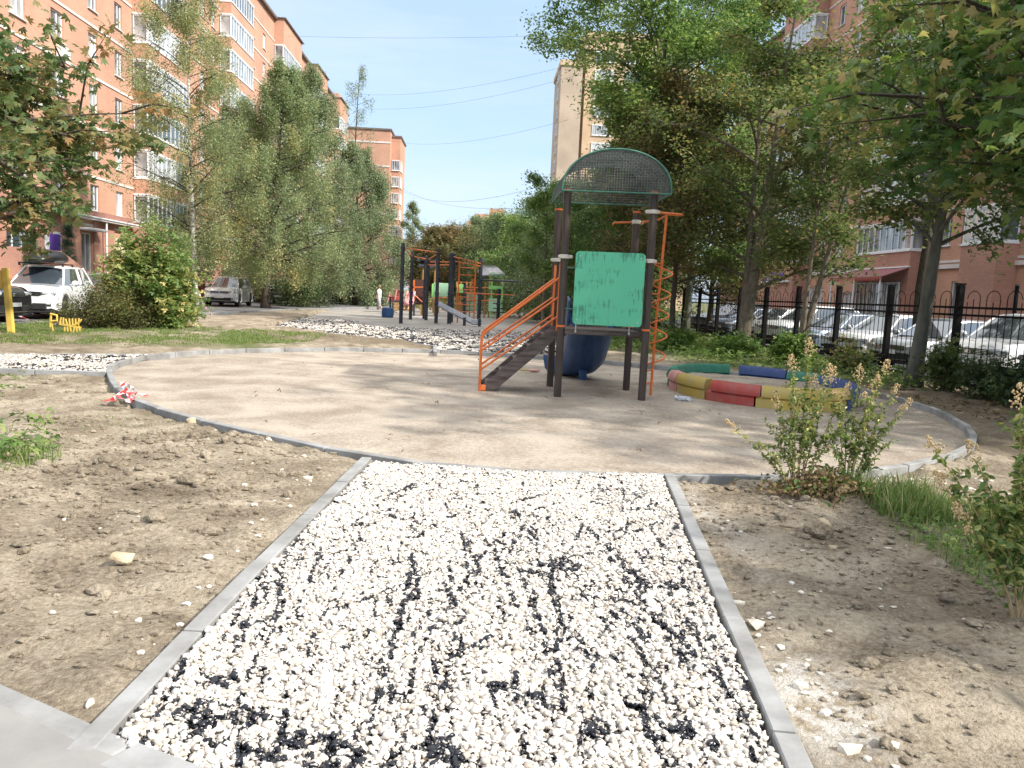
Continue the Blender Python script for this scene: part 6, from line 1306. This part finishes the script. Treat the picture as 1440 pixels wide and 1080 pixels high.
A3 = [(-.42, .02, .66, -.02, 0, 1), (-.28, .05, .80, 0, 0, 1), (-.12, 0, 1.10, 0, 0, 1), (.0, .05, .86, .02, 0, 0), (.14, 0, .95, .03, 0, 1), (-.34, -.04, .50, -.02, 0, 1), (-.2, .0, .62, 0, 0, 0), (.05, -.04, .7, .02, 0, 0), (.22, 0, .8, .03, 0, 1), (-.05, .08, .98, 0, 0, 0), (.1, .06, .6, .02, 0, 0), (-.15, -.05, .42, 0, 0, 0), (.3, 0, .6, .03, 0, 0), (-.5, 0, .86, -.03, .0, 1), (.18, .05, .45, 0, 0, 0), (-.08, .0, .8, 0, 0, 0), (.0, .0, .5, 0, 0, 0)]
privet('privet_shrub', 'nearest leggy shrub, cut by the picture edge, rising out of green grass', 2.86, 3.86, A3, 73, lsz=.046)
# leaf litter clump around the pair
rs = np.random.RandomState(81); n = 1500; C = np.stack([2.87+rs.normal(0, .20, n), 6.22+rs.normal(0, .13, n), rs.uniform(-.02, .17, n)], 1); C[:, 2] *= np.exp(-((C[:, 0]-2.87)/.32)**2)
LT = thing('leafy_clump', 'brownish clump of dead leaves and soil heaped at the foot of the two leggy shrubs', 'leaf heap', (2.87, 6.2, -.05)); C -= np.array(LT.location)
leaves('dry_leaves', C+[0, 0, .02], .045, MT['dead'], LT, 82, up=0, aspect=.6); mb = MB()
for k in range(50): a = np.array([rs.normal(0, .18), rs.normal(0, .1), 0]); mb.tube([a, a+rs.normal(0, .05, 3)+[0, 0, .06], a+rs.normal(0, .08, 3)+[0, 0, .12]], [.003, .002, .001], 3, cap=False)
mb.build('twigs', MT['bark'], LT)
C2 = C[::3]+np.array([.05, .0, .03]); leaves('green_leaves', C2, .05, MT['lf_weed'], LT, 83, up=.2, aspect=.5)
# ground cover
def grassy(name, region, n, h_, seed, m='grass', wd=.006, kind='blade', z=None):
    rs = np.random.RandomState(seed); P = np.array(region); lo, hi = P.min(0), P.max(0); X = rs.uniform(lo, hi, (n, 2)); X = X[inpoly(X[:, 0], X[:, 1], region)]
    dn = vnoise(X[:, 0], X[:, 1], .5, seed)+.55*vnoise(X[:, 0], X[:, 1], 1.7, seed+1); X = X[dn > rs.uniform(-.35, .15, len(X))]; n = len(X); zz = soil_h(X[:, 0], X[:, 1])-.01 if z is None else np.full(n, z)
    B = np.stack([X[:, 0], X[:, 1], zz], 1); a = rs.uniform(0, 6.28, n); H_ = h_*rs.uniform(.4, 1.2, n); ln = H_*rs.uniform(.1, .9, n); a2 = a+rs.normal(0, .5, n)+1.57
    s = np.stack([np.cos(a), np.sin(a), 0*a], 1)*wd/2; tip = np.stack([np.cos(a2)*ln, np.sin(a2)*ln, H_], 1); mid = tip*np.array([.4, .4, .6])
    V = np.stack([B-s, B+s, B+mid+s*.7, B+mid-s*.7, B+mid-s*.7, B+mid+s*.7, B+tip+s*.1, B+tip-s*.1], 1).reshape(-1, 3)
    o = bulk(name, V, np.arange(len(V)).reshape(-1, 4), MT[m], attrs={'tint': np.repeat(rs.rand(n), 8)}); return tag(o, kind='stuff')
grassy('grass', [(2.9, 4.3), (3.2, 6.4), (4.2, 6.5), (5.4, 5.5), (4.6, 3.2), (3.3, 3.8), (3.2, 4.6)], 6500, .13, 90, wd=.008)
grassy('grass', [(3.05, 6.4), (3.1, 5.6), (3.6, 5.5), (3.8, 6.4)], 1500, .22, 91, wd=.010)
grassy('grass', [(-13, 19.5), (-13, 24.3), (-8.5, 24.4), (-4.0, 23), (-4.5, 20.6), (-7, 18.4), (-10.5, 16.8)], 70000, .06, 92, wd=.014)
grassy('grass', [(-5.2, 5.0), (-3.55, 5.0), (-3.35, 6.6), (-4.2, 7.6), (-5.8, 7.6)], 5000, .13, 93, wd=.009)
grassy('grass', [(-4.5, 8.0), (-2.3, 7.4), (-1.3, 7.2), (-3.0, 8.6), (-4.2, 9.8)], 1100, .05, 94, wd=.006)
def weeds(name, region, n, h_, seed, ls, m='lf_weed', fan=3):
    rs = np.random.RandomState(seed); P = np.array(region); lo, hi = P.min(0), P.max(0); X = rs.uniform(lo, hi, (n, 2)); X = X[inpoly(X[:, 0], X[:, 1], region)]; X = X[vnoise(X[:, 0], X[:, 1], .7, seed) > rs.uniform(-.4, .15, len(X))]
    z = -.05+np.abs(rs.rand(len(X)))*h_*(1+1.2*vnoise(X[:, 0], X[:, 1], .6, seed+3)); o = leaves(name, np.stack([X[:, 0], X[:, 1], z], 1), ls, MT[m], None, seed, fan=fan, up=.7, aspect=.55); return tag(o, kind='stuff')
weeds('ground_cover', [(5.2, 19.6), (7.7, 17.0), (8.3, 14.6), (9.6, 15), (9.6, 36), (5, 36), (3.5, 24)], 14000, .28, 95, .085)
weeds('ground_cover', [(-5.6, 5.4), (-3.75, 5.4), (-3.5, 6.8), (-4.1, 7.8), (-6.0, 7.8)], 900, .30, 96, .08)
weeds('ground_cover', [(2.85, 3.9), (3.1, 5.9), (4.2, 6.2), (4.8, 4.5), (3.6, 3.3)], 2600, .10, 97, .04)
weeds('fallen_leaves', [(7.6, 10), (9.6, 10), (9.6, 16), (7.8, 15)], 500, .02, 98, .07, m='dead')
weeds('fallen_leaves', [(-5, 9.5), (-.8, 7.3), (5, 8.6), (6.8, 12), (2, 19.5), (-3, 19)], 130, .0, 102, .045, m='dead')
weeds('ground_cover', [(-7.4, 9.6), (-5.9, 9.6), (-5.9, 11), (-7.4, 11)], 160, .16, 99, .07)
# far verge so the yard does not end in bare soil
weeds('ground_cover', [(10.5, 44), (-6, 62), (-6, 100), (10.5, 100)], 9000, .9, 101, .30, m='lf_olive')

tree('chestnut_tree', 'open chestnut just out of view whose thin shade falls on the bare soil', 'tree', 8.9, 1.3, 6.2, [(.42, 1.4), (.55, 2.3), (.8, 2.0), (1, .5)], MT['lf_chest_r'], 26, 6, .17, 42, tr=.2, bark='bark_dk', fan=5, rc=.32, subs=7, up=.35, aspect=.38, droop=.1, base=.3)
